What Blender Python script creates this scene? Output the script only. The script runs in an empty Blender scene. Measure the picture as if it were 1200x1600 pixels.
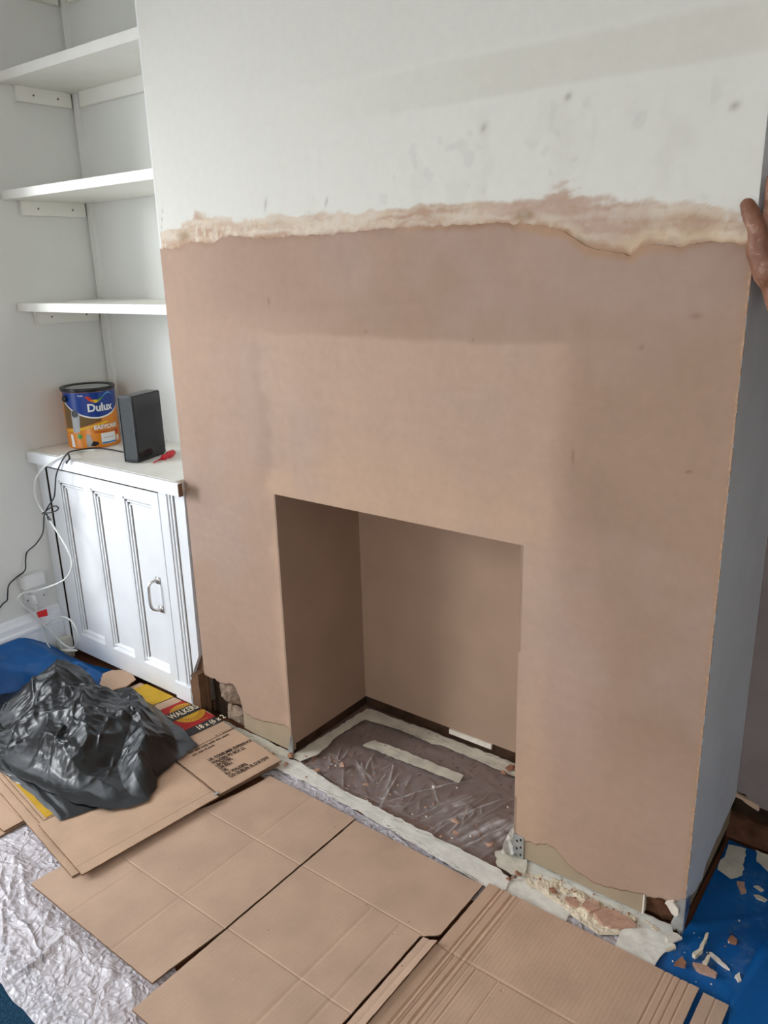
import bpy, bmesh, math, random
import numpy as np
from mathutils import Vector, Matrix
random.seed(7)
SC = bpy.context.scene
COL = SC.collection

# ---------------------------------------------------------------- camera, world, light, exposure
RC = np.array([[0.7916658638587132, 0.6103634275283388, -0.026863475886331978],
               [0.1599803893499934, -0.2495353107201236, -0.9550593718336237],
               [-0.5896366974877513, 0.7517902733074362, -0.29519476610547923]])
CC = np.array([1.85112594, -1.41905451, 1.36637219])
FPX = 1247.368
cam = bpy.data.cameras.new('camera'); cam.sensor_fit = 'HORIZONTAL'; cam.sensor_width = 36
cam.lens = FPX / 1200 * 36; cam.clip_start = .02
camo = bpy.data.objects.new('camera', cam); COL.objects.link(camo)
camo.matrix_world = Matrix(((RC[0][0], -RC[1][0], -RC[2][0], CC[0]), (RC[0][1], -RC[1][1], -RC[2][1], CC[1]),
                            (RC[0][2], -RC[1][2], -RC[2][2], CC[2]), (0, 0, 0, 1)))
SC.camera = camo
SC.view_settings.view_transform = 'Standard'; SC.view_settings.look = 'None'
SC.view_settings.gamma = 1; SC.view_settings.use_curve_mapping = False
SC.view_settings.exposure = -0.25
W = bpy.data.worlds.new('sky'); SC.world = W; W.use_nodes = True
W.node_tree.nodes['Background'].inputs[0].default_value = (.86, .93, 1, 1)
W.node_tree.nodes['Background'].inputs[1].default_value = 4.5
WY0, WY1, WZ0, WZ1 = -2.3, -0.27, .38, 1.90          # the window in the left wall
def area(name, loc, rot, sx, sy, power, col):
    l = bpy.data.lights.new(name, 'AREA'); l.shape = 'RECTANGLE'; l.size = sx; l.size_y = sy; l.energy = power; l.color = col
    o = bpy.data.objects.new(name, l); COL.objects.link(o); o.location = loc; o.rotation_euler = rot
    return o
skyl = area('daylight_and_fill', (-2.35, -2.75, 1.95), (0, 0, 0),   .75, 1.2, 112, (.95, .975, 1))
skyl.rotation_euler = (Vector((.0, -.2, .7)) - Vector(skyl.location)).to_track_quat('-Z', 'Y').to_euler()
area('daylight_and_fill', (2.15, -3.75, 1.5), (math.radians(90), 0, 0), 1.6, 1.4, 25, (.99, .99, 1))  # added fill lamp, unseen, shining in from behind the camera
try:
    SC.cycles.max_bounces = 10; SC.cycles.diffuse_bounces = 6; SC.cycles.transparent_max_bounces = 12
    SC.cycles.caustics_reflective = False; SC.cycles.caustics_refractive = False
except Exception: pass

# ---------------------------------------------------------------- helpers
def at(u, v, ax, val):
    """point of the real plane axis=val that the photograph's pixel (u, v) looks at"""
    d = RC.T @ np.array([(u - 600) / FPX, (v - 800) / FPX, 1.0]); t = (val - CC[ax]) / d[ax]
    return CC + t * d
def fl(u, v, z=0.0): return at(u, v, 2, z)
def lin(c): return tuple(((x / 255) / 12.92 if x / 255 <= .04045 else ((x / 255 + .055) / 1.055) ** 2.4) for x in c)
def S(r, g, b, k=1.0): return tuple(min(.95, x * k) for x in lin((r, g, b)))
def sstep(a, b, x):
    t = np.clip((x - a) / (b - a), 0, 1); return t * t * (3 - 2 * t)
def _h(i, j, s):
    n = (i.astype(np.int64) * 374761393 + j.astype(np.int64) * 668265263 + s * 1442695041) & 0x7fffffff
    n = ((n ^ (n >> 13)) * 1274126177) & 0x7fffffff
    return ((n ^ (n >> 16)) & 0xffff) / 65535.0
def vn(x, y, s=0):
    x = np.asarray(x, float); y = np.asarray(y, float)
    i = np.floor(x); j = np.floor(y); a = x - i; b = y - j; a = a * a * (3 - 2 * a); b = b * b * (3 - 2 * b)
    i = i.astype(np.int64); j = j.astype(np.int64)
    return (_h(i, j, s) * (1 - a) + _h(i + 1, j, s) * a) * (1 - b) + (_h(i, j + 1, s) * (1 - a) + _h(i + 1, j + 1, s) * a) * b
def fbm(x, y, s=0, o=4):
    t = 0; w = .5; n = 0
    for k in range(o):
        t = t + w * vn(x * 2 ** k, y * 2 ** k, s + k); n += w; w *= .5
    return t / n
def cell(x, y, s=0):
    x = np.asarray(x, float); y = np.asarray(y, float)
    i = np.floor(x).astype(np.int64); j = np.floor(y).astype(np.int64)
    f1 = np.full(x.shape, 9.0); f2 = np.full(x.shape, 9.0)
    for a in (-1, 0, 1):
        for b in (-1, 0, 1):
            d = np.hypot(i + a + _h(i + a, j + b, s) - x, j + b + _h(i + a, j + b, s + 77) - y)
            f2 = np.minimum(f2, np.maximum(f1, d)); f1 = np.minimum(f1, d)
    return f1, f2

class MB:
    def __init__(s): s.v = []; s.f = []; s.m = []; s.c = None
    def add(s, vs, fs, mi=0):
        o = len(s.v); s.v += [tuple(map(float, p)) for p in vs]; s.f += [tuple(o + i for i in f) for f in fs]; s.m += [mi] * len(fs); return s
    def box(s, x0, x1, y0, y1, z0, z1, mi=0):
        return s.add([(x0, y0, z0), (x1, y0, z0), (x1, y1, z0), (x0, y1, z0), (x0, y0, z1), (x1, y0, z1), (x1, y1, z1), (x0, y1, z1)],
                     [(0, 3, 2, 1), (4, 5, 6, 7), (0, 1, 5, 4), (1, 2, 6, 5), (2, 3, 7, 6), (3, 0, 4, 7)], mi)
    def tube(s, pts, r, n=8, mi=0, cap=True):
        P = [Vector(p) for p in pts]; k = len(P); rr = r if hasattr(r, '__len__') else [r] * k
        t0 = (P[1] - P[0]).normalized(); up = Vector((0, 0, 1)) if abs(t0.z) < .9 else Vector((1, 0, 0))
        nrm = (up - t0 * up.dot(t0)).normalized(); vs = []
        for i in range(k):
            t = (P[min(i + 1, k - 1)] - P[max(i - 1, 0)])
            t = t.normalized() if t.length > 1e-9 else t0
            nrm = nrm - t * nrm.dot(t); nrm = nrm.normalized() if nrm.length > 1e-6 else t.orthogonal().normalized()
            b = t.cross(nrm)
            for q in range(n):
                a = 2 * math.pi * q / n; vs.append(P[i] + (nrm * math.cos(a) + b * math.sin(a)) * rr[i])
        fs = [(i * n + q, i * n + (q + 1) % n, (i + 1) * n + (q + 1) % n, (i + 1) * n + q) for i in range(k - 1) for q in range(n)]
        if cap: fs += [tuple(reversed(range(n))), tuple((k - 1) * n + q for q in range(n))]
        return s.add(vs, fs, mi)
    def lathe(s, prof, c, n=40, mi=0, a0=0, a1=2 * math.pi, cap=False):
        full = abs(a1 - a0 - 2 * math.pi) < 1e-6; m = n if full else n + 1
        vs = [(c[0] + r * math.cos(a0 + (a1 - a0) * q / n), c[1] + r * math.sin(a0 + (a1 - a0) * q / n), c[2] + z) for r, z in prof for q in range(m)]
        fs = [(i * m + q, i * m + (q + 1) % m, (i + 1) * m + (q + 1) % m, (i + 1) * m + q) for i in range(len(prof) - 1) for q in range(n)]
        return s.add(vs, fs, mi)
    def prism(s, poly, a, b, axis=2, mi=0):
        """polygon extruded along an axis from a to b (poly given in the other two axes, in order)"""
        def P(p, h): q = [0, 0, 0]; o = [i for i in range(3) if i != axis]; q[o[0]] = p[0]; q[o[1]] = p[1]; q[axis] = h; return q
        n = len(poly)
        return s.add([P(p, a) for p in poly] + [P(p, b) for p in poly],
                     [tuple(range(n)), tuple(reversed(range(n, 2 * n)))] + [(i, n + i, n + (i + 1) % n, (i + 1) % n) for i in range(n)], mi)
    def build(s, name, mat, parent=None, smooth=False, tri=True, fix=True, bevel=0):
        me = bpy.data.meshes.new(name); off = Vector((0, 0, 0)); p = parent
        while p is not None: off += p.location; p = p.parent
        me.from_pydata([(v[0] - off.x, v[1] - off.y, v[2] - off.z) for v in s.v], [], s.f)
        for mm in (mat if isinstance(mat, (list, tuple)) else [mat]): me.materials.append(mm)
        me.polygons.foreach_set('material_index', s.m)
        if s.c is not None:
            ca = me.color_attributes.new('Col', 'FLOAT_COLOR', 'POINT')
            ca.data.foreach_set('color', np.c_[s.c, np.ones(len(s.c))].astype(np.float32).ravel())
        if fix or tri or bevel:
            bm = bmesh.new(); bm.from_mesh(me)
            if fix: bmesh.ops.recalc_face_normals(bm, faces=bm.faces)
            if bevel:
                es = [e for e in bm.edges if len(e.link_faces) == 2 and e.calc_face_angle(0) > .6]
                bmesh.ops.bevel(bm, geom=es, offset=bevel, segments=2, affect='EDGES', clamp_overlap=True)
            if tri: bmesh.ops.triangulate(bm, faces=[f for f in bm.faces if len(f.verts) > 4])
            bm.to_mesh(me); bm.free()
        me.polygons.foreach_set('use_smooth', [smooth] * len(me.polygons)); me.update()
        o = bpy.data.objects.new(name, me); COL.objects.link(o)
        if parent is not None: o.parent = parent
        return o
def grid(f, nu, nv, mb=None, mi=0):
    """f(U,V)->(X,Y,Z) arrays on a unit grid"""
    mb = mb or MB(); U, V = np.meshgrid(np.linspace(0, 1, nu), np.linspace(0, 1, nv), indexing='ij')
    X, Y, Z = f(U, V); vs = np.stack([X.ravel(), Y.ravel(), Z.ravel()], 1)
    fs = [(i * nv + j, (i + 1) * nv + j, (i + 1) * nv + j + 1, i * nv + j + 1) for i in range(nu - 1) for j in range(nv - 1)]
    mb.add(vs.tolist(), fs, mi); return mb
def star(outline, zf, nth=200, nr=50, ctr=None, power=.8, mb=None):
    """height field over a star-shaped outline (world xy); zf(X,Y,rho) with rho 0 at the centre, 1 on the outline"""
    P = np.array([p[:2] for p in outline], float); c = np.array(ctr if ctr is not None else P.mean(0))
    Q = np.vstack([P, P[:1]]); L = np.r_[0, np.cumsum(np.hypot(*np.diff(Q, axis=0).T))]
    s = np.unique(np.r_[np.linspace(0, L[-1], nth, endpoint=False), L[:-1]])
    B = np.c_[np.interp(s, L, Q[:, 0]), np.interp(s, L, Q[:, 1])]; n = len(B)
    rho = np.linspace(0, 1, nr + 1)[1:] ** power
    X = c[0] + rho[:, None] * (B[:, 0] - c[0]); Y = c[1] + rho[:, None] * (B[:, 1] - c[1])
    RHO = np.repeat(rho[:, None], n, 1); Z = zf(X, Y, RHO)
    z0 = zf(np.array([[c[0]]]), np.array([[c[1]]]), np.array([[0.0]]))[0, 0]
    vs = [(c[0], c[1], z0)] + np.stack([X.ravel(), Y.ravel(), Z.ravel()], 1).tolist()
    fs = [(0, 1 + j, 1 + (j + 1) % n) for j in range(n)]
    fs += [(1 + i * n + j, 1 + (i + 1) * n + j, 1 + (i + 1) * n + (j + 1) % n, 1 + i * n + (j + 1) % n) for i in range(nr - 1) for j in range(n)]
    mb = mb or MB(); mb.add(vs, fs); return mb
def tag(o, label=None, cat=None, group=None, kind=None):
    if label: o['label'] = label
    if cat: o['category'] = cat
    if group: o['group'] = group
    if kind: o['kind'] = kind
    return o
def thing(name, label, cat, loc, group=None):
    o = bpy.data.objects.new(name, None); COL.objects.link(o); o.location = loc; o.empty_display_size = .05
    return tag(o, label, cat, group)
def struct(name, mb, mat, **k): return tag(mb.build(name, mat, **k), kind='structure')
def spline(pts, n=8):
    P = [np.array(p, float) for p in pts]; P = [2 * P[0] - P[1]] + P + [2 * P[-1] - P[-2]]; out = []
    for i in range(1, len(P) - 2):
        for k in range(n):
            t = k / n; a, b, c, d = P[i - 1:i + 3]
            out.append(.5 * (2 * b + (c - a) * t + (2 * a - 5 * b + 4 * c - d) * t * t + (3 * b - a - 3 * c + d) * t ** 3))
    out.append(P[-2]); return out
def rough_poly(pts, amp, step=.01, seed=0):
    r = random.Random(seed); out = []
    for i in range(len(pts)):
        a = np.array(pts[i], float); b = np.array(pts[(i + 1) % len(pts)], float); n = max(1, int(np.linalg.norm(b - a) / step))
        for k in range(n):
            p = a + (b - a) * k / n
            out.append(tuple(p + (np.array([r.uniform(-amp, amp), r.uniform(-amp, amp)]) if k else 0)))
    return out

# ---------------------------------------------------------------- materials
class NT:
    def __init__(s, name):
        s.m = bpy.data.materials.new(name); s.m.use_nodes = True; s.t = s.m.node_tree; s.b = s.t.nodes['Principled BSDF']; s.co = s.n('ShaderNodeTexCoord').outputs['Object']
    def n(s, typ, **k):
        x = s.t.nodes.new(typ)
        for a, v in k.items(): setattr(x, a, v)
        return x
    def l(s, a, b): s.t.links.new(a, b)
    def noise(s, scale, detail=3, rough=.5, stretch=None, dist=0):
        x = s.n('ShaderNodeTexNoise'); x.inputs['Scale'].default_value = scale; x.inputs['Detail'].default_value = detail
        x.inputs['Roughness'].default_value = rough; x.inputs['Distortion'].default_value = dist
        if stretch:
            mp = s.n('ShaderNodeMapping'); mp.inputs['Scale'].default_value = stretch; s.l(s.co, mp.inputs[0]); s.l(mp.outputs[0], x.inputs[0])
        else: s.l(s.co, x.inputs[0])
        return x.outputs['Fac']
    def ramp(s, fac, a, b, lo=.3, hi=.7):
        x = s.n('ShaderNodeMapRange'); x.inputs[1].default_value = lo; x.inputs[2].default_value = hi; x.inputs[3].default_value = a; x.inputs[4].default_value = b
        s.l(fac, x.inputs[0]); return x.outputs[0]
    def mix(s, fac, a, b, mode='MIX'):
        x = s.n('ShaderNodeMix', data_type='RGBA', blend_type=mode)
        for sock, v in ((x.inputs[0], fac), (x.inputs[6], a), (x.inputs[7], b)):
            if hasattr(v, 'links'): s.l(v, sock)
            elif isinstance(v, (int, float)): sock.default_value = v
            else: sock.default_value = (*v[:3], 1)
        return x.outputs[2]
    def bump(s, h, strength, dist=.01, prev=None):
        x = s.n('ShaderNodeBump'); x.inputs['Strength'].default_value = strength; x.inputs['Distance'].default_value = dist
        s.l(h, x.inputs['Height'])
        if prev is not None: s.l(prev, x.inputs['Normal'])
        return x.outputs[0]
    def fin(s, col=None, rough=None, nrm=None, metal=None, spec=None, **k):
        for key, v in (('Base Color', col), ('Roughness', rough), ('Normal', nrm), ('Metallic', metal), ('Specular IOR Level', spec)):
            if v is None: continue
            if hasattr(v, 'links'): s.l(v, s.b.inputs[key])
            else: s.b.inputs[key].default_value = (*v[:3], 1) if key == 'Base Color' else v
        return s.m
def simple(name, col, rough=.5, var=.1, scale=12, bump=.1, bscale=60, metal=0, spec=.5, bdist=.002):
    t = NT(name); n = t.noise(scale, 4); c = t.mix(t.ramp(n, 0, 1), [x * (1 - var) for x in col], [min(1, x * (1 + var)) for x in col])
    return t.fin(c, rough, t.bump(t.noise(bscale, 3), bump, bdist) if bump else None, metal, spec)
M = {}
M['white_wall'] = simple('white_wall_paint', S(224, 224, 219), .7, .03, 3, .25, 25, bdist=.003, spec=.3)
M['grey_wall'] = simple('white_side_paint', S(232, 235, 236), .6, .04, 9, .3, 30, bdist=.003, spec=.3)
M['old_wall'] = simple('stripped_plaster_wall', S(132, 120, 116), .85, .16, 7, .4, 30, bdist=.004, spec=.2)
M['ceiling'] = simple('ceiling_paint', S(228, 227, 222), .8, .02, 3, .1, 30)
M['gloss_white'] = simple('white_wood_paint', S(238, 240, 243), .36, .03, 8, .12, 40)
M['shelf_white'] = simple('white_shelf_paint', S(232, 230, 222), .45, .03, 8, .15, 40)
M['top_white'] = simple('scuffed_white_paint', S(236, 233, 225), .5, .05, 14, .2, 50)
M['groove'] = simple('grey_groove', S(120, 112, 102), .8, .2, 30, 0)  # grey-brown shared by grooves, carcass and screw heads
M['dark_gap'] = simple('dark_masonry_and_gap_shade', S(52, 38, 28), .95, .35, 30, .6, 80, spec=.1)  # dark masonry cores, and painted shade in the door gaps
M['timber'] = simple('old_brown_timber', S(112, 84, 64), .8, .25, 18, .4, 60, spec=.2)
M['dark_wood'] = simple('dark_brown_edge', S(66, 48, 36), .9, .35, 22, .5, 60, spec=.1)  # plain dark brown for the hearth upstand
M['stone'] = simple('rough_mortar', S(140, 121, 104), .95, .28, 40, 1, 90, bdist=.004, spec=.1)
M['brick'] = simple('old_brown_brick', S(92, 62, 45), .95, .35, 30, 1, 70, bdist=.005, spec=.1)
M['board'] = simple('plasterboard_paper', S(166, 148, 124), .8, .08, 14, .1, 80, spec=.2)
M['zinc'] = simple('galvanised_metal', S(196, 200, 202), .35, .15, 40, .2, 60, metal=.85)
M['chrome'] = simple('brushed_chrome', S(228, 228, 226), .36, .1, 40, .05, 60, metal=1)
M['tape'] = simple('masking_tape', S(232, 229, 219), .6, .1, 25, .5, 60, bdist=.003)
M['tape_dusty'] = simple('dusty_masking_tape', S(212, 205, 188), .75, .14, 20, .4, 60)
M['hearth'] = simple('brown_hearth', S(122, 96, 86), .6, .16, 8, .3, 60)
M['wood_floor'] = simple('brown_floorboard', S(116, 72, 46), .5, .25, 12, .2, 60)
M['carpet'] = simple('dark_teal_carpet', S(40, 72, 96), 1, .35, 160, 1, 300, bdist=.004, spec=.05)
M['black_plastic'] = simple('black_gloss_plastic', S(38, 39, 42), .14, .05, 8, 0)
M['speckle'] = simple('speckled_grey_plastic', S(66, 70, 71), .75, .45, 420, .6, 420, bdist=.001)
M['black_cable'] = simple('black_cable', S(28, 30, 36), .5, .05, 8, 0)
M['white_cable'] = simple('white_cable', S(226, 228, 224), .4, .03, 8, 0)
M['white_plastic'] = simple('white_switch_plastic', S(224, 224, 222), .35, .02, 8, 0)
M['red'] = simple('red_plastic', S(206, 34, 50), .25, .08, 20, 0)
M['red_label'] = simple('red_tag', S(220, 30, 34), .5, .05, 20, 0)
M['steel'] = simple('steel', S(150, 150, 150), .3, .1, 30, 0, metal=.9)
M['cream'] = simple('cream_block_paint', S(222, 216, 200), .5, .06, 14, .1, 40)
M['plaster_bit'] = simple('pink_plaster_crumb', S(190, 152, 132), .95, .18, 60, .8, 120, spec=.1)
M['brown_bit'] = simple('brown_plaster_crumb', S(158, 112, 88), .95, .2, 60, .8, 120, spec=.1)
M['arris'] = simple('chipped_plaster_edge', S(176, 146, 122), .9, .2, 90, .5, 120, spec=.1)
M['white_bit'] = simple('white_plaster_flake', S(228, 218, 204), .9, .1, 60, .5, 120, spec=.1)
M['dust'] = simple('cream_plaster_dust', S(224, 210, 186), .97, .12, 60, .8, 200, spec=.05)
M['ink'] = simple('dark_print', S(52, 42, 36), .8, .1, 40, 0, spec=.1)
M['charcoal_print'] = simple('charcoal_print', S(64, 60, 60), .8, .12, 40, 0, spec=.1)
M['red_print'] = simple('red_print', S(172, 52, 50), .75, .1, 30, 0, spec=.1)
M['gold_print'] = simple('yellow_print', S(200, 158, 46), .7, .1, 18, 0, spec=.2)
M['cream_print'] = simple('cream_print', S(228, 214, 184), .7, .05, 18, 0, spec=.2)
def flatm(name, c, r=.3): return simple(name, S(*c), r, .03, 20, 0)
for k, c in dict(t_blue=(18, 58, 140), t_navy=(10, 28, 92), t_orange=(226, 136, 32), t_white=(240, 240, 240), t_grey=(170, 172, 172), t_lightblue=(110, 190, 220), t_red=(206, 52, 30),
                 t_yellow=(238, 196, 40), t_green=(60, 150, 60), t_brown=(112, 84, 44), t_black=(26, 26, 28), t_sky=(60, 130, 190), t_rust=(190, 80, 30)).items():
    M[k] = flatm('tin_print_' + k[2:], c)
def m_card(name, base, seam=1.0):   # seam: how far the flutes show through the liner
    t = NT(name); fl_ = t.n('ShaderNodeTexWave', wave_type='BANDS', bands_direction='X'); fl_.inputs['Scale'].default_value = 34; fl_.inputs['Distortion'].default_value = 1.2
    fl_.inputs['Detail'].default_value = 2; fl_.inputs['Detail Scale'].default_value = .6; t.l(t.co, fl_.inputs[0])
    n = t.noise(9, 4); f = t.noise(160, 2, stretch=(1, .12, 1))
    c = t.mix(t.ramp(n, 0, 1), [x * .9 for x in base], [x * 1.08 for x in base])
    c = t.mix(t.ramp(f, 0, .10), c, [x * .72 for x in base]); c = t.mix(t.ramp(t.noise(300, 2), 0, .16, .45, .7), c, [x * .7 for x in base])
    c = t.mix(t.ramp(fl_.outputs['Fac'], 0, .10 * seam, .2, .9), c, [x * .7 for x in base])
    sc = t.noise(5.5, 5, .65); c = t.mix(t.ramp(sc, 0, .35, .66, .78), c, [min(.9, x * 1.5 + .04) for x in base])
    b = t.bump(fl_.outputs['Fac'], .16 * seam, .0012); b = t.bump(n, .3, .004, b)
    return t.fin(c, .8, b, spec=.2)
M['card'] = m_card('brown_cardboard', S(200, 170, 147), .62); M['card_fluted'] = m_card('fluted_cardboard', S(202, 170, 145), 1.1); M['card_flat'] = m_card('brown_box_cardboard', S(200, 168, 142), .12)
M['card_edge'] = simple('cardboard_edge', S(120, 92, 70), .9, .2, 80, .5, 200, spec=.1)
def m_film(name, tint, alpha, rough, white, bscale, bstr, bdist=.004):
    """thin polythene: mostly see-through and glossy, whiter on bunched folds, with highlight streaks painted there (attribute Col)"""
    t = NT(name); n1 = t.noise(bscale, 5, .6, dist=1.5); n2 = t.noise(bscale * 3.3, 3, .6, dist=1)
    wv = t.n('ShaderNodeTexNoise'); wv.inputs['Scale'].default_value = bscale * .6; t.l(t.co, wv.inputs[0]); wa = t.n('ShaderNodeVectorMath', operation='MULTIPLY_ADD'); t.l(wv.outputs['Color'], wa.inputs[0]); wa.inputs[1].default_value = (.05, .05, 0); t.l(t.co, wa.inputs[2])
    vo = t.n('ShaderNodeTexVoronoi', feature='F1'); vo.inputs['Scale'].default_value = bscale * 1.5; t.l(wa.outputs[0], vo.inputs[0])   # facets meeting in sharp creases
    nb = t.bump(vo.outputs['Distance'], bstr, bdist * 2.2, t.bump(n1, bstr * .6, bdist)); t.fin(tint, rough, nb, spec=1.0)
    tr = t.n('ShaderNodeBsdfTransparent'); tr.inputs[0].default_value = (.97, .97, .97, 1); at_ = t.n('ShaderNodeAttribute'); at_.attribute_name = 'Col'
    mx = t.n('ShaderNodeMixShader'); fac = t.n('ShaderNodeMath', operation='MULTIPLY_ADD', use_clamp=True); t.l(at_.outputs['Fac'], fac.inputs[0]); fac.inputs[1].default_value = white; fac.inputs[2].default_value = alpha
    out = t.t.nodes['Material Output']; t.l(fac.outputs[0], mx.inputs[0]); t.l(tr.outputs[0], mx.inputs[1]); t.l(t.b.outputs[0], mx.inputs[2]); t.l(mx.outputs[0], out.inputs[0])
    return t.m
M['film'] = m_film('clear_polythene', S(222, 214, 211), .16, .13, .62, 24, .7)
M['film_milky'] = m_film('milky_polythene', S(246, 240, 246), .60, .10, .4, 48, .65, .0035)
t = NT('black_bin_bag'); n1 = t.noise(14, 4, .6, dist=1); n2 = t.noise(50, 3, .6, dist=1.5)
M['bag'] = t.fin(S(15, 16, 18), t.ramp(n1, .28, .44), t.bump(n2, .10, .0015, t.bump(n1, .16, .004)), spec=.55)
t = NT('blue_polythene'); n1 = t.noise(9, 4, .6, dist=1)
M['blue'] = t.fin(t.mix(t.ramp(t.noise(4, 4), 0, 1), S(2, 78, 142), S(6, 98, 168)), .38, t.bump(n1, .35, .006), spec=.5)
t = NT('blue_polythene_right'); n1 = t.noise(12, 4, .6, dist=1)
cB = t.mix(t.ramp(t.noise(4, 4), 0, 1), S(2, 82, 148), S(6, 98, 170)); cB = t.mix(t.ramp(t.noise(14, 7, .8), 0, .55, .52, .8), cB, S(130, 150, 170))
M['blue_dusty'] = t.fin(cB, .42, t.bump(n1, .3, .005), spec=.4)
t = NT('window_glass'); gl = t.n('ShaderNodeBsdfGlossy'); gl.inputs['Roughness'].default_value = .02; tr = t.n('ShaderNodeBsdfTransparent'); mx = t.n('ShaderNodeMixShader')
mx.inputs[0].default_value = .06; t.l(tr.outputs[0], mx.inputs[1]); t.l(gl.outputs[0], mx.inputs[2])
t.l(mx.outputs[0], t.t.nodes['Material Output'].inputs[0]); M['glass'] = t.m
def m_attr(name, rough, bscale, bstr, bdist=.003, var=.05, streak=None):
    t = NT(name); a = t.n('ShaderNodeAttribute'); a.attribute_name = 'Col'
    n = t.noise(45, 4, .6); c = t.mix(t.ramp(n, 0, 1), (1 - var,) * 3, (1 + var,) * 3); c = t.mix(1.0, a.outputs['Color'], c, 'MULTIPLY')
    nb = t.bump(t.noise(bscale, 4, .55), bstr, bdist)
    if streak: nb = t.bump(t.noise(14, 3, .5, stretch=streak), .25, .004, nb)
    return t.fin(c, rough, nb, spec=.25)
M['skim'] = m_attr('pink_skim_plaster', .75, 30, .12, .002, .03, (1, 1, .25))
M['paint_front'] = m_attr('painted_front_wall', .72, 26, .22, .003, .02, (1, 1, .3))
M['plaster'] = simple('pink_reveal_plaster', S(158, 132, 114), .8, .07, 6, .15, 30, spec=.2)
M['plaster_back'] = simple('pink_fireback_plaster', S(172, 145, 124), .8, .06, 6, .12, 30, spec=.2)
t = NT('skin'); n1 = t.noise(70, 4, .6); n2 = t.noise(26, 4, .6); cS = t.mix(t.ramp(n2, 0, 1, .35, .65), S(150, 104, 80), S(122, 80, 60)); cS = t.mix(t.ramp(n1, 0, .55, .56, .72), cS, S(196, 166, 146))
M['skin'] = t.fin(cS, .5, t.bump(t.noise(140, 3, .6, stretch=(1, 1, .35)), .5, .0016, t.bump(n1, .4, .002)), spec=.4)
M['hair'] = simple('dark_brown_hair', S(40, 28, 22), .7, .2, 60, .4, 90)
M['shirt'] = simple('dark_work_shirt', S(44, 38, 40), .9, .15, 30, .4, 200, spec=.1)
M['jeans'] = simple('dark_work_trousers', S(50, 54, 66), .9, .15, 30, .4, 200, spec=.1)
M['boot'] = simple('brown_work_boot', S(86, 62, 44), .7, .15, 30, .4, 100)

# ---------------------------------------------------------------- the room
WD, X1, X2, H, D, LX, BL, BR, ZC = 1.5, .374, 1.101, .797, .34, -.798, .318, .363, 2.55
FL = MB().box(-1.0, 3.3, -3.6, .6, -.06, -.004)
struct('floor', FL, M['wood_floor'])
struct('ceiling', MB().box(-1.0, 3.3, -3.6, .6, ZC, ZC + .05), M['ceiling'])
w = MB()
for y0, y1, z0, z1 in ((-3.6, WY0, -.004, ZC), (WY1, .6, -.004, ZC), (WY0, WY1, -.004, WZ0), (WY0, WY1, WZ1, ZC)): w.box(LX - .10, LX, y0, y1, z0, z1)
struct('wall_left', w, M['white_wall'])
struct('wall_right', MB().box(3.0, 3.2, -3.6, .6, -.004, ZC), M['white_wall'])
w = MB(); GX0, GX1, GZ0, GZ1 = 1.3, 2.9, .7, 2.2
for x0, x1, z0, z1 in ((LX - .2, GX0, -.004, ZC), (GX1, 3.2, -.004, ZC), (GX0, GX1, -.004, GZ0), (GX0, GX1, GZ1, ZC)): w.box(x0, x1, -3.6, -3.4, z0, z1)
struct('wall_front', w, M['white_wall'])
def window(name, axis, a0, a1, z0, z1, d):
    """sash window set in the opening; axis 0 = lies in the x direction at y=d, 1 = lies in the y direction at x=d"""
    def bx(mb, p0, p1, q0, q1, r0, r1): return mb.box(p0, p1, q0, q1, r0, r1) if axis == 0 else mb.box(q0, q1, p0, p1, r0, r1)
    f = MB(); fw = .05
    bx(f, a0, a0 + fw, d, d + .06, z0, z1); bx(f, a1 - fw, a1, d, d + .06, z0, z1); bx(f, a0 + fw, a1 - fw, d, d + .06, z0, z0 + fw); bx(f, a0 + fw, a1 - fw, d, d + .06, z1 - fw, z1)
    o = struct(name, f, M['gloss_white'])
    zm = (z0 + z1) / 2; bx(s := MB(), a0 + fw, a1 - fw, d + .005, d + .05, zm - .02, zm + .02); s.build('meeting_rail', M['gloss_white'], o)
    for q0, q1 in ((z0 + fw, zm - .02), (zm + .02, z1 - fw)): bx(g := MB(), a0 + fw, a1 - fw, d + .026, d + .03, q0, q1); g.build('pane', M['glass'], o)
window('window_1', 1, WY0, WY1, WZ0, WZ1, LX - .09)
window('added_fill_window', 0, GX0, GX1, GZ0, GZ1, -3.52)  # unseen window added to let the fill lamp in
# baseboard along the left wall: moulded top
prof = [(0, 0), (.018, 0), (.018, .135), (.024, .140), (.024, .150), (.016, .156), (.016, .176), (.010, .186), (.007, .198), (0, .203)]
bb = MB(); bb.prism([(LX + x, z) for x, z in prof], -3.4, -.016, axis=1)
struct('baseboard_left', bb, M['gloss_white'])
# back walls of the two alcoves; the right one is stripped and its lowest courses are bare brick
bw = MB(); bw.box(LX - .2, .05, BL, BL + .2, -.004, ZC); struct('wall_back', bw, M['white_wall'])
rag = [(WD - .05, .14), (WD + .02, .143), (1.525, .134), (1.543, .13), (1.556, .121), (1.572, .12), (1.60, .112), (1.66, .118), (1.72, .109), (1.8, .116), (1.9, .108), (2.1, .12), (3.0, .118), (3.0, ZC), (WD - .05, ZC)]
wr = MB(); wr.prism(rag, BR, BR + .03, axis=1)
wro = struct('wall_alcove', wr, M['old_wall'])
cb = MB(); cb.box(WD - .05, 3.0, BR + .025, BR + .2, -.004, ZC); cb.build('brick_core', M['dark_gap'], wro)
br_src = None
for row in range(2):
    for k in range(5):
        x0 = 1.47 + k * .225 + (.11 if row else 0)
        m = MB(); z0 = .004 + row * .076; j = random.uniform(-.004, .006)
        m.box(x0, x0 + .212, BR + .004 + j, BR + .05, z0, z0 + .064)
        m.build('brick', M['brick'], wro, bevel=.004)
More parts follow.
